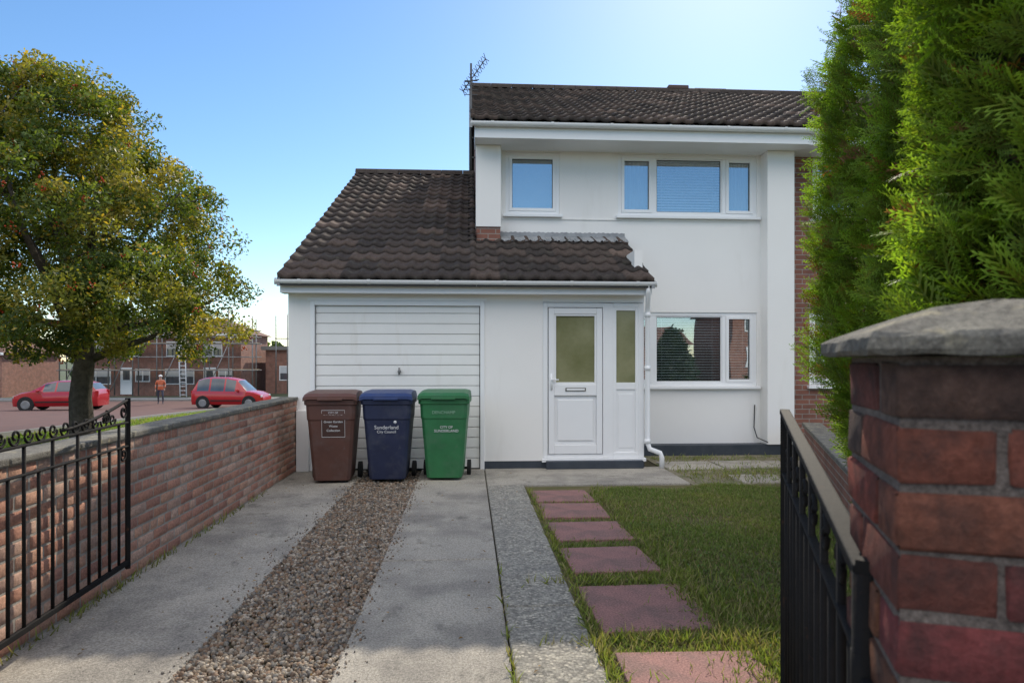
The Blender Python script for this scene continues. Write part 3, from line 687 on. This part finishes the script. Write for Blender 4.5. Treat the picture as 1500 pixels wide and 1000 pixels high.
b=bin_(-.945,8.22,math.radians(-1),(.024,.032,.075),(.035,.06,.17))
text('Sunderland',.062,(.0,fy(.62)-.002,.62),LET,b,tl); text('City Council',.043,(.0,fy(.575)-.002,.575),LET,b,tl)
tubes('council_mark',[([(.10,fy(.70)-.001,.70),(.10,fy(.70)-.003,.70)],.018)],LET,b,14)
b=bin_(-.28,8.28,math.radians(-3),(.035,.19,.07),(.035,.17,.065))
text('DENCHAMP',.05,(.0,fy(.80)+.012-.02,.79),M('label_green',(.30,.50,.35)),b,tl*.6)
text('CITY OF',.04,(.03,fy(.66)-.002,.62),LET,b,tl); text('SUNDERLAND',.044,(.03,fy(.61)-.002,.575),LET,b,tl)
# ---------------------------------------------------------------- rowan tree
t=root('rowan_tree',(-7.1,13.0,-.05))
ax=(-.45,0)
def rz_(z):
    zs=[1.4,1.8,2.6,4.0,5.0,5.6,6.3,6.8]; rs=[1.9,3.0,3.45,3.25,2.55,2.05,1.35,.4]
    return np.interp(z,zs,rs)
tubes_=[([(0.12,0,-.15),(.02,0,.15),(-.02,0,.8),(.05,.02,1.5),(.0,.05,2.1)],[.30,.22,.19,.175,.15])]
for i in range(15):
    a=i*2.4+.3; z0=random.uniform(1.35,2.2)
    tz=random.uniform(2.2,5.9) if i>4 else random.uniform(5,6.2); r=rz_(tz)*random.uniform(.6,.9)*(1 if i>4 else .5)
    e=Vector((ax[0]+r*math.cos(a),r*math.sin(a),tz)); s=Vector((0.02,.03,z0)); m=s.lerp(e,.5)+Vector((random.uniform(-.2,.2),random.uniform(-.2,.2),-.1+.25*(tz>4)))
    pts=[s,s.lerp(m,.5)+Vector((0,0,.05)),m,m.lerp(e,.5)+Vector((0,0,.08)),e]
    tubes_.append((pts,[.085,.065,.048,.03,.01]))
    for j in range(5):
        q=pts[2].lerp(e,random.random()); dirv=Vector((random.gauss(0,1),random.gauss(0,1),random.gauss(.2,.7))).normalized()
        tubes_.append(([q,q+dirv*.35,q+dirv*.8+Vector((0,0,.1))],[.02,.013,.004]))
tubes('trunk_and_limbs',tubes_,BARK,t,8)
NC=640; cl=[]
while len(cl)<NC:
    z=random.uniform(1.6,6.7)
    if random.random()>rz_(z)/3.4+.15: continue
    r=rz_(z); a=random.uniform(0,2*math.pi); rr=r*math.sqrt(random.uniform(.06,1))*random.uniform(.84,1.04)
    if z<2.1 and rr<1.5: continue
    cl.append((ax[0]+rr*math.cos(a),rr*math.sin(a),z))
cl=np.array(cl); cr=rng.uniform(.22,.46,NC)
per=260; idx=np.repeat(np.arange(NC),per); n=len(idx)
off=unit(n)*(rng.random((n,1))**.45)*cr[idx][:,None]; off[:,2]*=.75
P=cl[idx]+off
outward=(cl[idx]-np.array([ax[0],0,3.2]))
R=frames(rng.normal(size=(n,3))+np.array([0,0,.5])+.1*outward)
sz=rng.uniform(.05,.095,n); R=R*sz[:,None,None]
cb=np.array([(.085,.125,.028),(.11,.15,.032),(.17,.18,.038),(.25,.225,.05),(.06,.09,.024)])
k=rng.choice(5,NC,p=[.26,.28,.22,.14,.10])
C=cb[k][idx]*rng.uniform(.65,1.4,(n,1))
yl=rng.random(n)<.06; C[yl]=np.array([.38,.28,.06])
inst('leaves',[(-.5,0,0),(0,-.26,.06),(.55,0,-.05),(0,.26,.06)],[(0,1,2,3)],R,P,C,LEAF,t)
ci=rng.integers(0,NC,230); P=(cl[ci]+unit(len(ci))*cr[ci][:,None]*1.0); P=np.repeat(P,6,0)+rng.normal(0,.03,(len(ci)*6,3))
inst('berries',ico_v,ico_f,np.repeat(np.eye(3)[None],len(P),0)*.017,P,np.array([(.50,.07,.02)])*rng.uniform(.7,1.2,(len(P),1)),attrmat('berry',.35),t)
# ---------------------------------------------------------------- conifer hedge
hd=root('conifer_hedge')
tv=[];tf=[];vm=[]
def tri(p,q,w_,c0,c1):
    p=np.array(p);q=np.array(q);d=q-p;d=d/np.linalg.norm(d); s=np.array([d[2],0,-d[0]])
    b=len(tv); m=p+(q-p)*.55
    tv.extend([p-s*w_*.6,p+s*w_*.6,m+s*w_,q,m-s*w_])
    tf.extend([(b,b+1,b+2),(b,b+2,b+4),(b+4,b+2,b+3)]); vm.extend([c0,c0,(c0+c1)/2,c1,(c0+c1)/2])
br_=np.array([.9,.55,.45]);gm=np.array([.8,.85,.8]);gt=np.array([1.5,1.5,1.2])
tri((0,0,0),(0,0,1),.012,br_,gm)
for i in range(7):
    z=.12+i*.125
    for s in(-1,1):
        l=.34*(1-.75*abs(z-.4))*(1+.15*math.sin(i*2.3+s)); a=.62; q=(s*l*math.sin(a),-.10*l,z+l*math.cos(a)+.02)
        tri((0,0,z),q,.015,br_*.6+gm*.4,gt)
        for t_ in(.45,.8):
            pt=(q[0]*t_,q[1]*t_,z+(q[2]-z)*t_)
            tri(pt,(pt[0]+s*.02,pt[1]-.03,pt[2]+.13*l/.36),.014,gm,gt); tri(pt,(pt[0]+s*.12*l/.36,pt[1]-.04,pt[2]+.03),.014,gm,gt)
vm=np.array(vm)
def blob(c,axes,num,zdown,seed):
    U=unit(num*2); U=U[(U[:,0]*c[0]+U[:,1]*c[1])<.45*np.hypot(c[0],c[1])][:num]
    e=2.3; nrm=(np.abs(U)**e).sum(1)**(1/e); S=U/nrm[:,None]
    A=np.array(axes); L=np.where(S[:,2:3]<0,np.array([[A[0],A[1],zdown]]),A[None])
    P=S*L; G=P+np.array(c)
    lump=1+.12*wob(G,1.6,0)+.11*wob(G,3.9,2)+.05*wob(G,8.5,4)
    depth=1-np.abs(rng.normal(0,.07,len(P)))
    return P*(lump*depth)[:,None]+np.array(c),S,depth*(1+.5*(lump-1))
Ps=[];Ss=[];Ds=[]
blobs=[((2.72,3.42,2.1),(.78,.80,1.95),7200,1.65),((1.85,1.50,2.2),(.66,.70,2.2),9500,1.9),((2.32,2.42,2.1),(.68,.72,2.15),6800,1.85),((2.86,4.25,1.2),(.36,.40,1.1),1500,1.0)]
for i,(c,A,nm_,zd) in enumerate(blobs):
    p,s,d=blob(c,A,nm_,zd,i); Ps.append(p);Ss.append(s);Ds.append(d)
P=np.concatenate(Ps);S_=np.concatenate(Ss);dd=np.concatenate(Ds); keep=(P[:,2]>.25); P=P[keep];S_=S_[keep];dd=dd[keep]; n=len(P)
z=S_*np.array([.8,.8,.25])+np.array([0,0,.5])+rng.normal(0,.48,(n,3))
R=frames(z,S_+rng.normal(0,.7,(n,3)))*rng.uniform(.09,.215,(n,1,1))
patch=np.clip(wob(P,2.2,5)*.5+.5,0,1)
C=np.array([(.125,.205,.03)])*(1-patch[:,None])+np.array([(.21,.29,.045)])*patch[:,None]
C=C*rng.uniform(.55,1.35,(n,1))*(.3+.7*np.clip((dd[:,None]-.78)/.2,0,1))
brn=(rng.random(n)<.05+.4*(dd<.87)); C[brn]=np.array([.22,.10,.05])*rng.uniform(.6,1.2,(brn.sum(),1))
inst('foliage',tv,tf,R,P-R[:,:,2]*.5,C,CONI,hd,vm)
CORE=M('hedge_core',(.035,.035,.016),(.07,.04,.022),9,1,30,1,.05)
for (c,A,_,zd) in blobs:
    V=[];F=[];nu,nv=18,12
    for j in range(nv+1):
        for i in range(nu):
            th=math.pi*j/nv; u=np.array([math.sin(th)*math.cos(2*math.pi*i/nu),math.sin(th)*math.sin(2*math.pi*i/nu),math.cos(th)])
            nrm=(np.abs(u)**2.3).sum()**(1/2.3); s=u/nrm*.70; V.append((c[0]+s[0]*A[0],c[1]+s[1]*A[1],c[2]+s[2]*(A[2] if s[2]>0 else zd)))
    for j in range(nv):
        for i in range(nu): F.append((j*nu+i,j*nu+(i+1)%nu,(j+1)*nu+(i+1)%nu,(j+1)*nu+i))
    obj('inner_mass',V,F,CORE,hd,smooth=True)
tw=[]
for i in range(700):
    c,A,_,zd=random.choice(blobs); a=random.uniform(0,6.28); z=random.uniform(.5,c[2]+A[2]*.7)
    f=(1-abs((z-c[2])/(A[2]+.1))**2.3)**.43 if abs(z-c[2])<A[2] else .3
    p=Vector((c[0],c[1],z)); q=p+Vector((math.cos(a)*A[0]*f,math.sin(a)*A[1]*f,.5)); m=p.lerp(q,.5)+Vector((0,0,-.08))
    tw.append(([p,m,q],[.016,.010,.003]))
tubes('twigs',tw,M('twig',(.24,.12,.065),(.13,.075,.045),9,.9),hd,5)
tubes('trunks',[([(c[0],c[1],-.05),(c[0],c[1],1.6)],[.09,.06]) for c,_,_,_ in blobs],BARK,hd,8)
# ---------------------------------------------------------------- distant houses
def house(name,x0,x1,y0,y1,zg,he,hr,wall,roof,fw,hip=2.5,flat=False):
    r=root(name); boxes('walls',[(x0,x1,y0,y1,zg-.5,zg+he)],wall,r)
    if flat: boxes('roof',[(x0-.3,x1+.3,y0-.3,y1+.3,zg+he,zg+he+.3)],M('felt_roof',(.2,.19,.18)),r)
    else:
        e=zg+he; t_=zg+hr; ym=(y0+y1)/2; o=.35
        V=[(x0-o,y0-o,e),(x1+o,y0-o,e),(x1+o,y1+o,e),(x0-o,y1+o,e),(x0+hip,ym,t_),(x1-hip,ym,t_)]
        obj('roof',V,[(0,1,5,4),(1,2,5),(2,3,4,5),(3,0,4),(3,2,1,0)],roof,r)
        boxes('fascia',[(x0-o,x1+o,y0-o-.03,y0-o-.005,e-.16,e+.02)],UPVC,r)
        boxes('chimney',[((x0+x1)/2-.35,(x0+x1)/2+.35,ym-.3,ym+.3,t_-.5,t_+.5)],wall,r)
    for (a,b,c,d,kind) in fw:
        fr=.07
        boxes('window_frame',[(a,a+fr,y0-.05,y0+.02,zg+c,zg+d),(b-fr,b,y0-.05,y0+.02,zg+c,zg+d),(a+fr,b-fr,y0-.05,y0+.02,zg+d-fr,zg+d),(a+fr,b-fr,y0-.05,y0+.02,zg+c,zg+c+fr),((a+b)/2-.04,(a+b)/2+.04,y0-.05,y0+.02,zg+c+fr,zg+d-fr)] if kind=='w' else [(a,b,y0-.05,y0+.02,zg+c,zg+d)],UPVC,r)
        if kind=='w':
            boxes('glass',[(a+fr,b-fr,y0-.025,y0+.01,zg+c+fr,zg+d-fr)],FGLASS,r)
            boxes('net_curtain',[(a+fr,b-fr,y0-.032,y0-.027,zg+(c+d)/2,zg+d-fr)],CURT,r)
        else: boxes('door_glass',[(a+.2,b-.2,y0-.06,y0-.052,zg+c+1.1,zg+d-.2)],FGLASS,r)
    return r
def fronts(x0,n,step):
    L=[]
    for i in range(n):
        x=x0+i*step; L+=[(x+.6,x+2.4,2.95,4.1,'w'),(x+3.4,x+4.8,2.95,4.1,'w'),(x+.5,x+2.7,.8,2.0,'w'),(x+3.4,x+4.3,.05,2.1,'d'),(x+4.5,x+5.6,1,2.0,'w')]
    return L
zg=-1.2
house('brick_house',-30.0,-17.6,54,61,zg,4.7,6.1,BRD,FTILE,fronts(-30.0,2,6.2))
house('brick_house',-50,-34,52,59,zg,3.2,5.2,BRD,FTILE,[(a,a+2,.9,2.0,'w') for a in(-49,-45,-41,-37.5)])
house('brick_house',-16.6,-3,57,63,zg,3.5,3.6,BRD,FTILE,[(-15.5,-13.5,1,2.2,'w'),(-12.5,-10.5,1,2.2,'w')],flat=True)
house('brick_house',-78,-54,60,67,zg,4.8,7,BRD,FTILE,fronts(-78,3,6.2))
house('brick_house',4,28,64,71,zg,4.8,7,BRD,FTILE,fronts(4,3,6.2))
def rhouse(x0,x1,y,he,hr):
    r=root('brick_house'); boxes('walls',[(x0,x1,y-7,y,-.5,he)],BRD,r); e=he;ym=y-3.5
    obj('roof',[(x0-.3,y+.4,e),(x1+.3,y+.4,e),(x1+.3,y-7.4,e),(x0-.3,y-7.4,e),(x0,ym,hr),(x1,ym,hr)],[(0,1,5,4),(2,3,4,5),(1,2,5),(3,0,4),(3,2,1,0)],FTILE,r)
    L=[];G=[];x=x0+1
    while x<x1-2:
        for z in([1.0]+([3.2] if he>4 else [])):
            G.append((x+.07,x+1.73,y,y+.02,z+.07,z+1.13)); L+=[(x,x+.07,y,y+.05,z,z+1.2),(x+1.73,x+1.8,y,y+.05,z,z+1.2),(x+.07,x+1.73,y,y+.05,z,z+.07),(x+.07,x+1.73,y,y+.05,z+1.13,z+1.2)]
        x+=3.2
    boxes('window_frames',L,UPVC,r); boxes('glass',G,FGLASS,r)
rhouse(5,14.6,-24,2.5,4.0); rhouse(16.3,30,-21,4.6,6.8); rhouse(-22,1,-24,4.6,6.8)
def bush(name,c,r,hgt,num,colr,mat=LEAF):
    b=root(name,(c[0],c[1],c[2])); U=unit(num); zf=rng.random(num); rad=(1-zf)**.6
    P=np.stack([U[:,0]*r*rad,U[:,1]*r*rad,.3+zf*hgt],1); P+=rng.normal(0,.08*r,(num,3))
    inst('foliage',[(-.5,0,0),(0,-.3,.06),(.5,0,0),(0,.3,.06)],[(0,1,2,3)],frames(rng.normal(size=(num,3)))*rng.uniform(.1,.25,(num,1,1)),P,np.array([colr])*rng.uniform(.5,1.4,(num,1)),mat,b)
    tubes('trunk',[([(0,0,-.2),(0,0,hgt*.8)],[.12,.03])],BARK,b,6)
bush('conifer_tree',(9.0,-9,0),1.1,2.5,5000,(.03,.05,.02)); bush('conifer_tree',(14.6,-12,0),1.0,1.6,3000,(.05,.08,.02))
L=[];CC=[]
for i in range(60):
    x=rng.uniform(-140,60); y=rng.uniform(95,150); r=rng.uniform(2.5,5); m=260
    U=unit(m); L.append(U*np.array([r,r,r*.8])*(rng.random((m,1))**.3)+np.array([x,y,.2+r*.2])); CC.append(np.array([(.05,.075,.03)])*rng.uniform(.6,1.4,(m,1)))
P=np.concatenate(L); inst('distant_trees',[(-.5,0,0),(0,-.4,.06),(.5,0,0),(0,.4,.06)],[(0,1,2,3)],frames(rng.normal(size=(len(P),3)))*rng.uniform(.8,1.8,(len(P),1,1)),P,np.concatenate(CC),LEAF)
s=root('scaffolding'); pp=[]
xs_=np.arange(-30.3,-15.9,1.75)
for x in xs_:
    for y in(52.6,53.5): pp.append(([(x,y,zg),(x,y,zg+random.uniform(5.6,6.9))],.045))
    for z in(1.9,3.9): pp.append(([(x,52.5,zg+z),(x,53.6,zg+z)],.035))
for z in(1.9,2.9,3.9,4.4,4.9):
    for y in(52.6,53.5): pp.append(([(-30.5,y,zg+z),(-15.9,y,zg+z)],.04))
for i in range(0,len(xs_)-1,2): pp.append(([(xs_[i],52.55,zg),(xs_[i+1],52.55,zg+3.9)],.035))
for x in np.arange(-15.5,-11,.9): pp.append(([(x,56,zg),(x,56,zg+random.uniform(5,6.5))],.045))
pp.append(([(-15.6,56,zg+4.4),(-11.2,56,zg+4.4)],.04))
tubes('tubes',pp,STEEL,s,6)
boxes('boards',[(-30.4,-16,52.65,53.45,zg+1.93,zg+1.98),(-30.4,-16,52.65,53.45,zg+3.93,zg+3.98)],M('boards',(.30,.22,.13)),s)
ld=root('ladder'); pp=[]
for o_ in(0,.45): pp.append(([(-20.9+o_,50.9,zg),(-21.7+o_,52.5,zg+5.4)],.045))
for i in range(18):
    t_=(i+.5)/18; pp.append(([(-20.9-.8*t_,50.9+1.6*t_,zg+5.4*t_),(-20.45-.8*t_,50.9+1.6*t_,zg+5.4*t_)],.03))
tubes('rails_and_rungs',pp,M('alu',(.65,.66,.68),None,5,.4),ld,6)
# ---------------------------------------------------------------- cars
def car(loc,rz,paint,van=False):
    c=root('parked_car',loc,rz); T=1.72 if van else 1.50
    st=[(-2.0,.55,.60,.60,.70,0),(-1.97,.80,.84,.74,.70,0),(-1.88,.95,1.05,.80,.70,0),(-1.62,.97,T-.14,.84,.64,0),(-1.25,.97,T-.02,.86,.62,1),(-.95,.97,T,.87,.62,1),(-.86,.97,T,.87,.62,0),(-.12,.96,T-.01,.87,.62,1),(-.04,.96,T-.015,.87,.62,0),(.50,.95,T-.13,.87,.60,1),(.60,.95,T-.18,.87,.60,0),(1.12,.93,.97,.86,.66,2),(1.55,.86,.90,.82,.62,0),(1.88,.72,.76,.74,.55,0),(2.0,.50,.52,.62,.5,0)]
    V=[];F=[];fm=[]
    for x,zb,zt,wb,wt,_ in st:
        tall=zt-zb>.2
        h_=[(0,.22),(wb*.9,.22),(wb*1.0,.40),(wb*1.01,.62),(wb,zb),(wt if tall else wb*.88,zt-(.05 if tall else .0)),(wt*.8 if tall else wb*.6,zt+.005),(0,zt+.02)]
        V+=[(x,y,z) for y,z in h_]+[(x,-y,z) for y,z in h_[-2:0:-1]]
    n=14
    for i in range(len(st)-1):
        for k in range(n):
            F.append((n*i+k,n*i+(k+1)%n,n*i+n+(k+1)%n,n*i+n+k)); g=0
            if k in(4,9) and i in(3,4,6,8): g=1
            if i==10 and k in(5,6,7,8): g=1
            if i==2 and k in(6,7,5,8): g=1
            if k in(0,13): g=2
            fm.append(g)
    F.append(tuple(range(n))[::-1]); fm.append(0); F.append(tuple(range(n*(len(st)-1),n*len(st)))); fm.append(0)
    pm,nt,b=newmat('car_paint'); v=coord(nt); nt.links.new(ramp(nt,noise(nt,v,2),[(.3,paint),(.7,tuple(a*.9 for a in paint))]),b.inputs['Base Color']); b.inputs['Roughness'].default_value=.25; b.inputs['Coat Weight'].default_value=.6
    o=fixn(obj('body',V,F,pm,c,smooth=True,mats=[pm,FGLASS,RUB],fm=fm))
    es=o.modifiers.new('e','EDGE_SPLIT'); es.split_angle=math.radians(32)
    tubes('wheel_arches',[([(x,s*.80,.34),(x,s*.882,.34)],.385) for x in(-1.28,1.28) for s in(-1,1)],RUB,c,20,False)
    tubes('tyres',[([(x,s*.70,.31),(x,s*.890,.31)],.32) for x in(-1.28,1.28) for s in(-1,1)],RUB,c,20,False)
    tubes('wheel_rims',[([(x,s*.891,.31),(x,s*.905,.31)],[.22,.20]) for x in(-1.28,1.28) for s in(-1,1)],STEEL,c,12,False)
    boxes('headlights',[(1.74,1.93,s*.60-.13,s*.60+.13,.60,.74) for s in(-1,1)],M('lamp',(.6,.6,.62),None,5,.1),c,bevel=.03)
    boxes('tail_lights',[(-1.99,-1.86,s*.68-.07,s*.68+.07,.72,1.0) for s in(-1,1)],M('tail',(.35,.01,.01),None,5,.2),c,bevel=.02)
    boxes('mirrors',[(.62,.75,s*.97-.09,s*.97+.09,.95,1.08) for s in(-1,1)],pm,c,bevel=.03)
    boxes('bumper_trim',[(-.85,.85,s*.885-.012,s*.885+.012,.42,.48) for s in(-1,1)],RUB,c)
    return c
car((-20.9,36.5,H(36.5)),math.radians(186),(.42,.012,.02))
car((-13.4,39.6,H(39.6)),math.radians(-4),(.45,.015,.02),True)
car((-40,45.8,H(45)),math.radians(178),(.05,.06,.07))
# ---------------------------------------------------------------- worker
pn=root('construction_worker',(-19.0,43.4,H(43.4)),.3)
def skin(name,V,E,R_,mat,parent,sub=1,rooti=0):
    me=D.meshes.new(name); me.from_pydata(V,E,[]); me.materials.append(mat); o=D.objects.new(name,me); col.objects.link(o); o.parent=parent
    m=o.modifiers.new('skin','SKIN'); sv=me.skin_vertices[0].data
    for i,r in enumerate(R_): sv[i].radius=(r,r*.8)
    sv[rooti].use_root=True; s_=o.modifiers.new('sub','SUBSURF'); s_.levels=sub; s_.render_levels=sub; return o
cm,nt,b=newmat('worker_clothes'); tc=nt.nodes.new('ShaderNodeTexCoord'); sx=nt.nodes.new('ShaderNodeSeparateXYZ'); nt.links.new(tc.outputs['Object'],sx.inputs[0])
dv=nt.nodes.new('ShaderNodeMath'); dv.operation='DIVIDE'; dv.inputs[1].default_value=2; nt.links.new(sx.outputs[2],dv.inputs[0])
c_=ramp(nt,dv.outputs[0],[(0,(.03,.02,.015)),(.05,(.03,.035,.06)),(.44,(.035,.04,.07)),(.445,(.48,.11,.04)),(.56,(.48,.11,.04)),(.565,(.4,.4,.35)),(.58,(.4,.4,.35)),(.585,(.48,.11,.04)),(.74,(.48,.11,.04)),(.745,(.45,.27,.2)),(1,(.45,.27,.2))])
nt.links.new(c_,b.inputs['Base Color'])
V=[(0,0,.93),(0,.01,1.15),(0,0,1.40),(0,0,1.50),(0,-.01,1.60),(0,-.01,1.74),(.20,0,1.42),(.27,0,1.16),(.25,-.18,1.0),(-.20,0,1.42),(-.28,.02,1.15),(-.26,-.1,.94),(.11,0,.88),(.14,-.10,.50),(.14,-.02,.09),(.15,-.16,.04),(-.11,0,.88),(-.13,.05,.50),(-.14,.20,.10),(-.15,.06,.04)]
E=[(0,1),(1,2),(2,3),(3,4),(4,5),(2,6),(6,7),(7,8),(2,9),(9,10),(10,11),(0,12),(12,13),(13,14),(14,15),(0,16),(16,17),(17,18),(18,19)]
skin('body',V,E,[.15,.15,.15,.06,.095,.075,.08,.055,.04,.08,.055,.04,.10,.07,.05,.045,.10,.07,.05,.045],cm,pn)
SK=M('skin',(.45,.27,.2))
for sx_,(hx,hy,hz) in((1,(.25,-.2,.98)),(-1,(-.26,-.12,.91))):
    V=[(hx,hy,hz),(hx,hy-.03,hz-.06)];E=[(0,1)];R_=[.028,.032]
    for q in range(4):
        b0=len(V); V+=[(hx+(q-1.5)*.02,hy-.05,hz-.10),(hx+(q-1.5)*.02,hy-.055,hz-.13-.01*(q in(1,2))),(hx+(q-1.5)*.02,hy-.035,hz-.155-.01*(q in(1,2)))]; E+=[(1,b0),(b0,b0+1),(b0+1,b0+2)]; R_+=[.009]*3
    b0=len(V); V+=[(hx-sx_*.045,hy-.03,hz-.05),(hx-sx_*.05,hy-.045,hz-.085)]; E+=[(1,b0),(b0,b0+1)]; R_+=[.01,.009]
    skin('hand',V,E,R_,SK,pn)
V=[];F=[]
for j in range(6):
    for i in range(12):
        th=math.pi/2*j/5; V.append((.115*math.cos(th)*math.cos(i*math.pi/6),-.01+.13*math.cos(th)*math.sin(i*math.pi/6),1.70+.11*math.sin(th)))
for j in range(5):
    for i in range(12): F.append((j*12+i,j*12+(i+1)%12,j*12+12+(i+1)%12,j*12+12+i))
obj('hard_hat',V,F,M('hat_white',(.7,.7,.7)),pn,smooth=True)
# ---------------------------------------------------------------- light, sky, camera
AZ=math.radians(22); EL=math.radians(35.8)
sd=Vector((math.sin(AZ)*math.cos(EL),math.cos(AZ)*math.cos(EL),math.sin(EL)))
sun=D.lights.new('sun','SUN'); sun.energy=5; sun.angle=math.radians(.5); sun.color=(1,.91,.76)
so=D.objects.new('sun',sun); so.rotation_euler=(-sd).to_track_quat('-Z','Y').to_euler(); so.location=(10,20,20); col.objects.link(so)
wd=D.worlds.new('World'); bpy.context.scene.world=wd; wd.use_nodes=True; nt=wd.node_tree
sk=nt.nodes.new('ShaderNodeTexSky'); sk.sky_type='NISHITA'; sk.sun_disc=False; sk.sun_elevation=EL; sk.sun_rotation=AZ
sk.air_density=1.0; sk.dust_density=.2; sk.ozone_density=2.4
hs=nt.nodes.new('ShaderNodeHueSaturation'); hs.inputs['Saturation'].default_value=1.17; hs.inputs['Value'].default_value=1.18; nt.links.new(sk.outputs[0],hs.inputs['Color'])
bg=nt.nodes['Background']; nt.links.new(hs.outputs[0],bg.inputs[0]); bg.inputs[1].default_value=.15
# unseen bright cloud bank, added opposite the sun to lift the shaded front
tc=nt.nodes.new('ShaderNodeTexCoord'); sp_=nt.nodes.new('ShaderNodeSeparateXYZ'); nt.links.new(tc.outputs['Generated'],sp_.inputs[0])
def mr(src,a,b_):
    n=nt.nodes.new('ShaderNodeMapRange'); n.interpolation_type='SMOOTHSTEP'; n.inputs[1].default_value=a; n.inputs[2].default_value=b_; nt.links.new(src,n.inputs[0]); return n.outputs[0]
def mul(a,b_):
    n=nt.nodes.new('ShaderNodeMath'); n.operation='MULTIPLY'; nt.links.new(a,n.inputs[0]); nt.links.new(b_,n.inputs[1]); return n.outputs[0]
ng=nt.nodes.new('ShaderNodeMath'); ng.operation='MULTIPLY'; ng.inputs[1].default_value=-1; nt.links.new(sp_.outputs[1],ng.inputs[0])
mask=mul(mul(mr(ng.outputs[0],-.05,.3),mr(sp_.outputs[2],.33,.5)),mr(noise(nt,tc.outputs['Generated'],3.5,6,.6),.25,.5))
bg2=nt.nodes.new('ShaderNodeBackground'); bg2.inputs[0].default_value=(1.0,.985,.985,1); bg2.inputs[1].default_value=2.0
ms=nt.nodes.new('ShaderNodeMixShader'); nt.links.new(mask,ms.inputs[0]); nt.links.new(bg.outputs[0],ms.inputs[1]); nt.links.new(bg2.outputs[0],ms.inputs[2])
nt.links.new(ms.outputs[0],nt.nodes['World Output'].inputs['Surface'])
cd=D.cameras.new('camera'); cam=D.objects.new('camera',cd); col.objects.link(cam)
cam.location=(0,0,1.43); cam.rotation_euler=(math.radians(90),0,math.radians(-3.6)); cd.lens=24; cd.sensor_width=36; cd.shift_y=28/1500
cd.clip_start=.05; cd.clip_end=5000; cd.dof.use_dof=True; cd.dof.focus_distance=8.8; cd.dof.aperture_fstop=6
sc_=bpy.context.scene; sc_.camera=cam
sc_.view_settings.view_transform='Standard'; sc_.view_settings.look='None'; sc_.view_settings.exposure=0
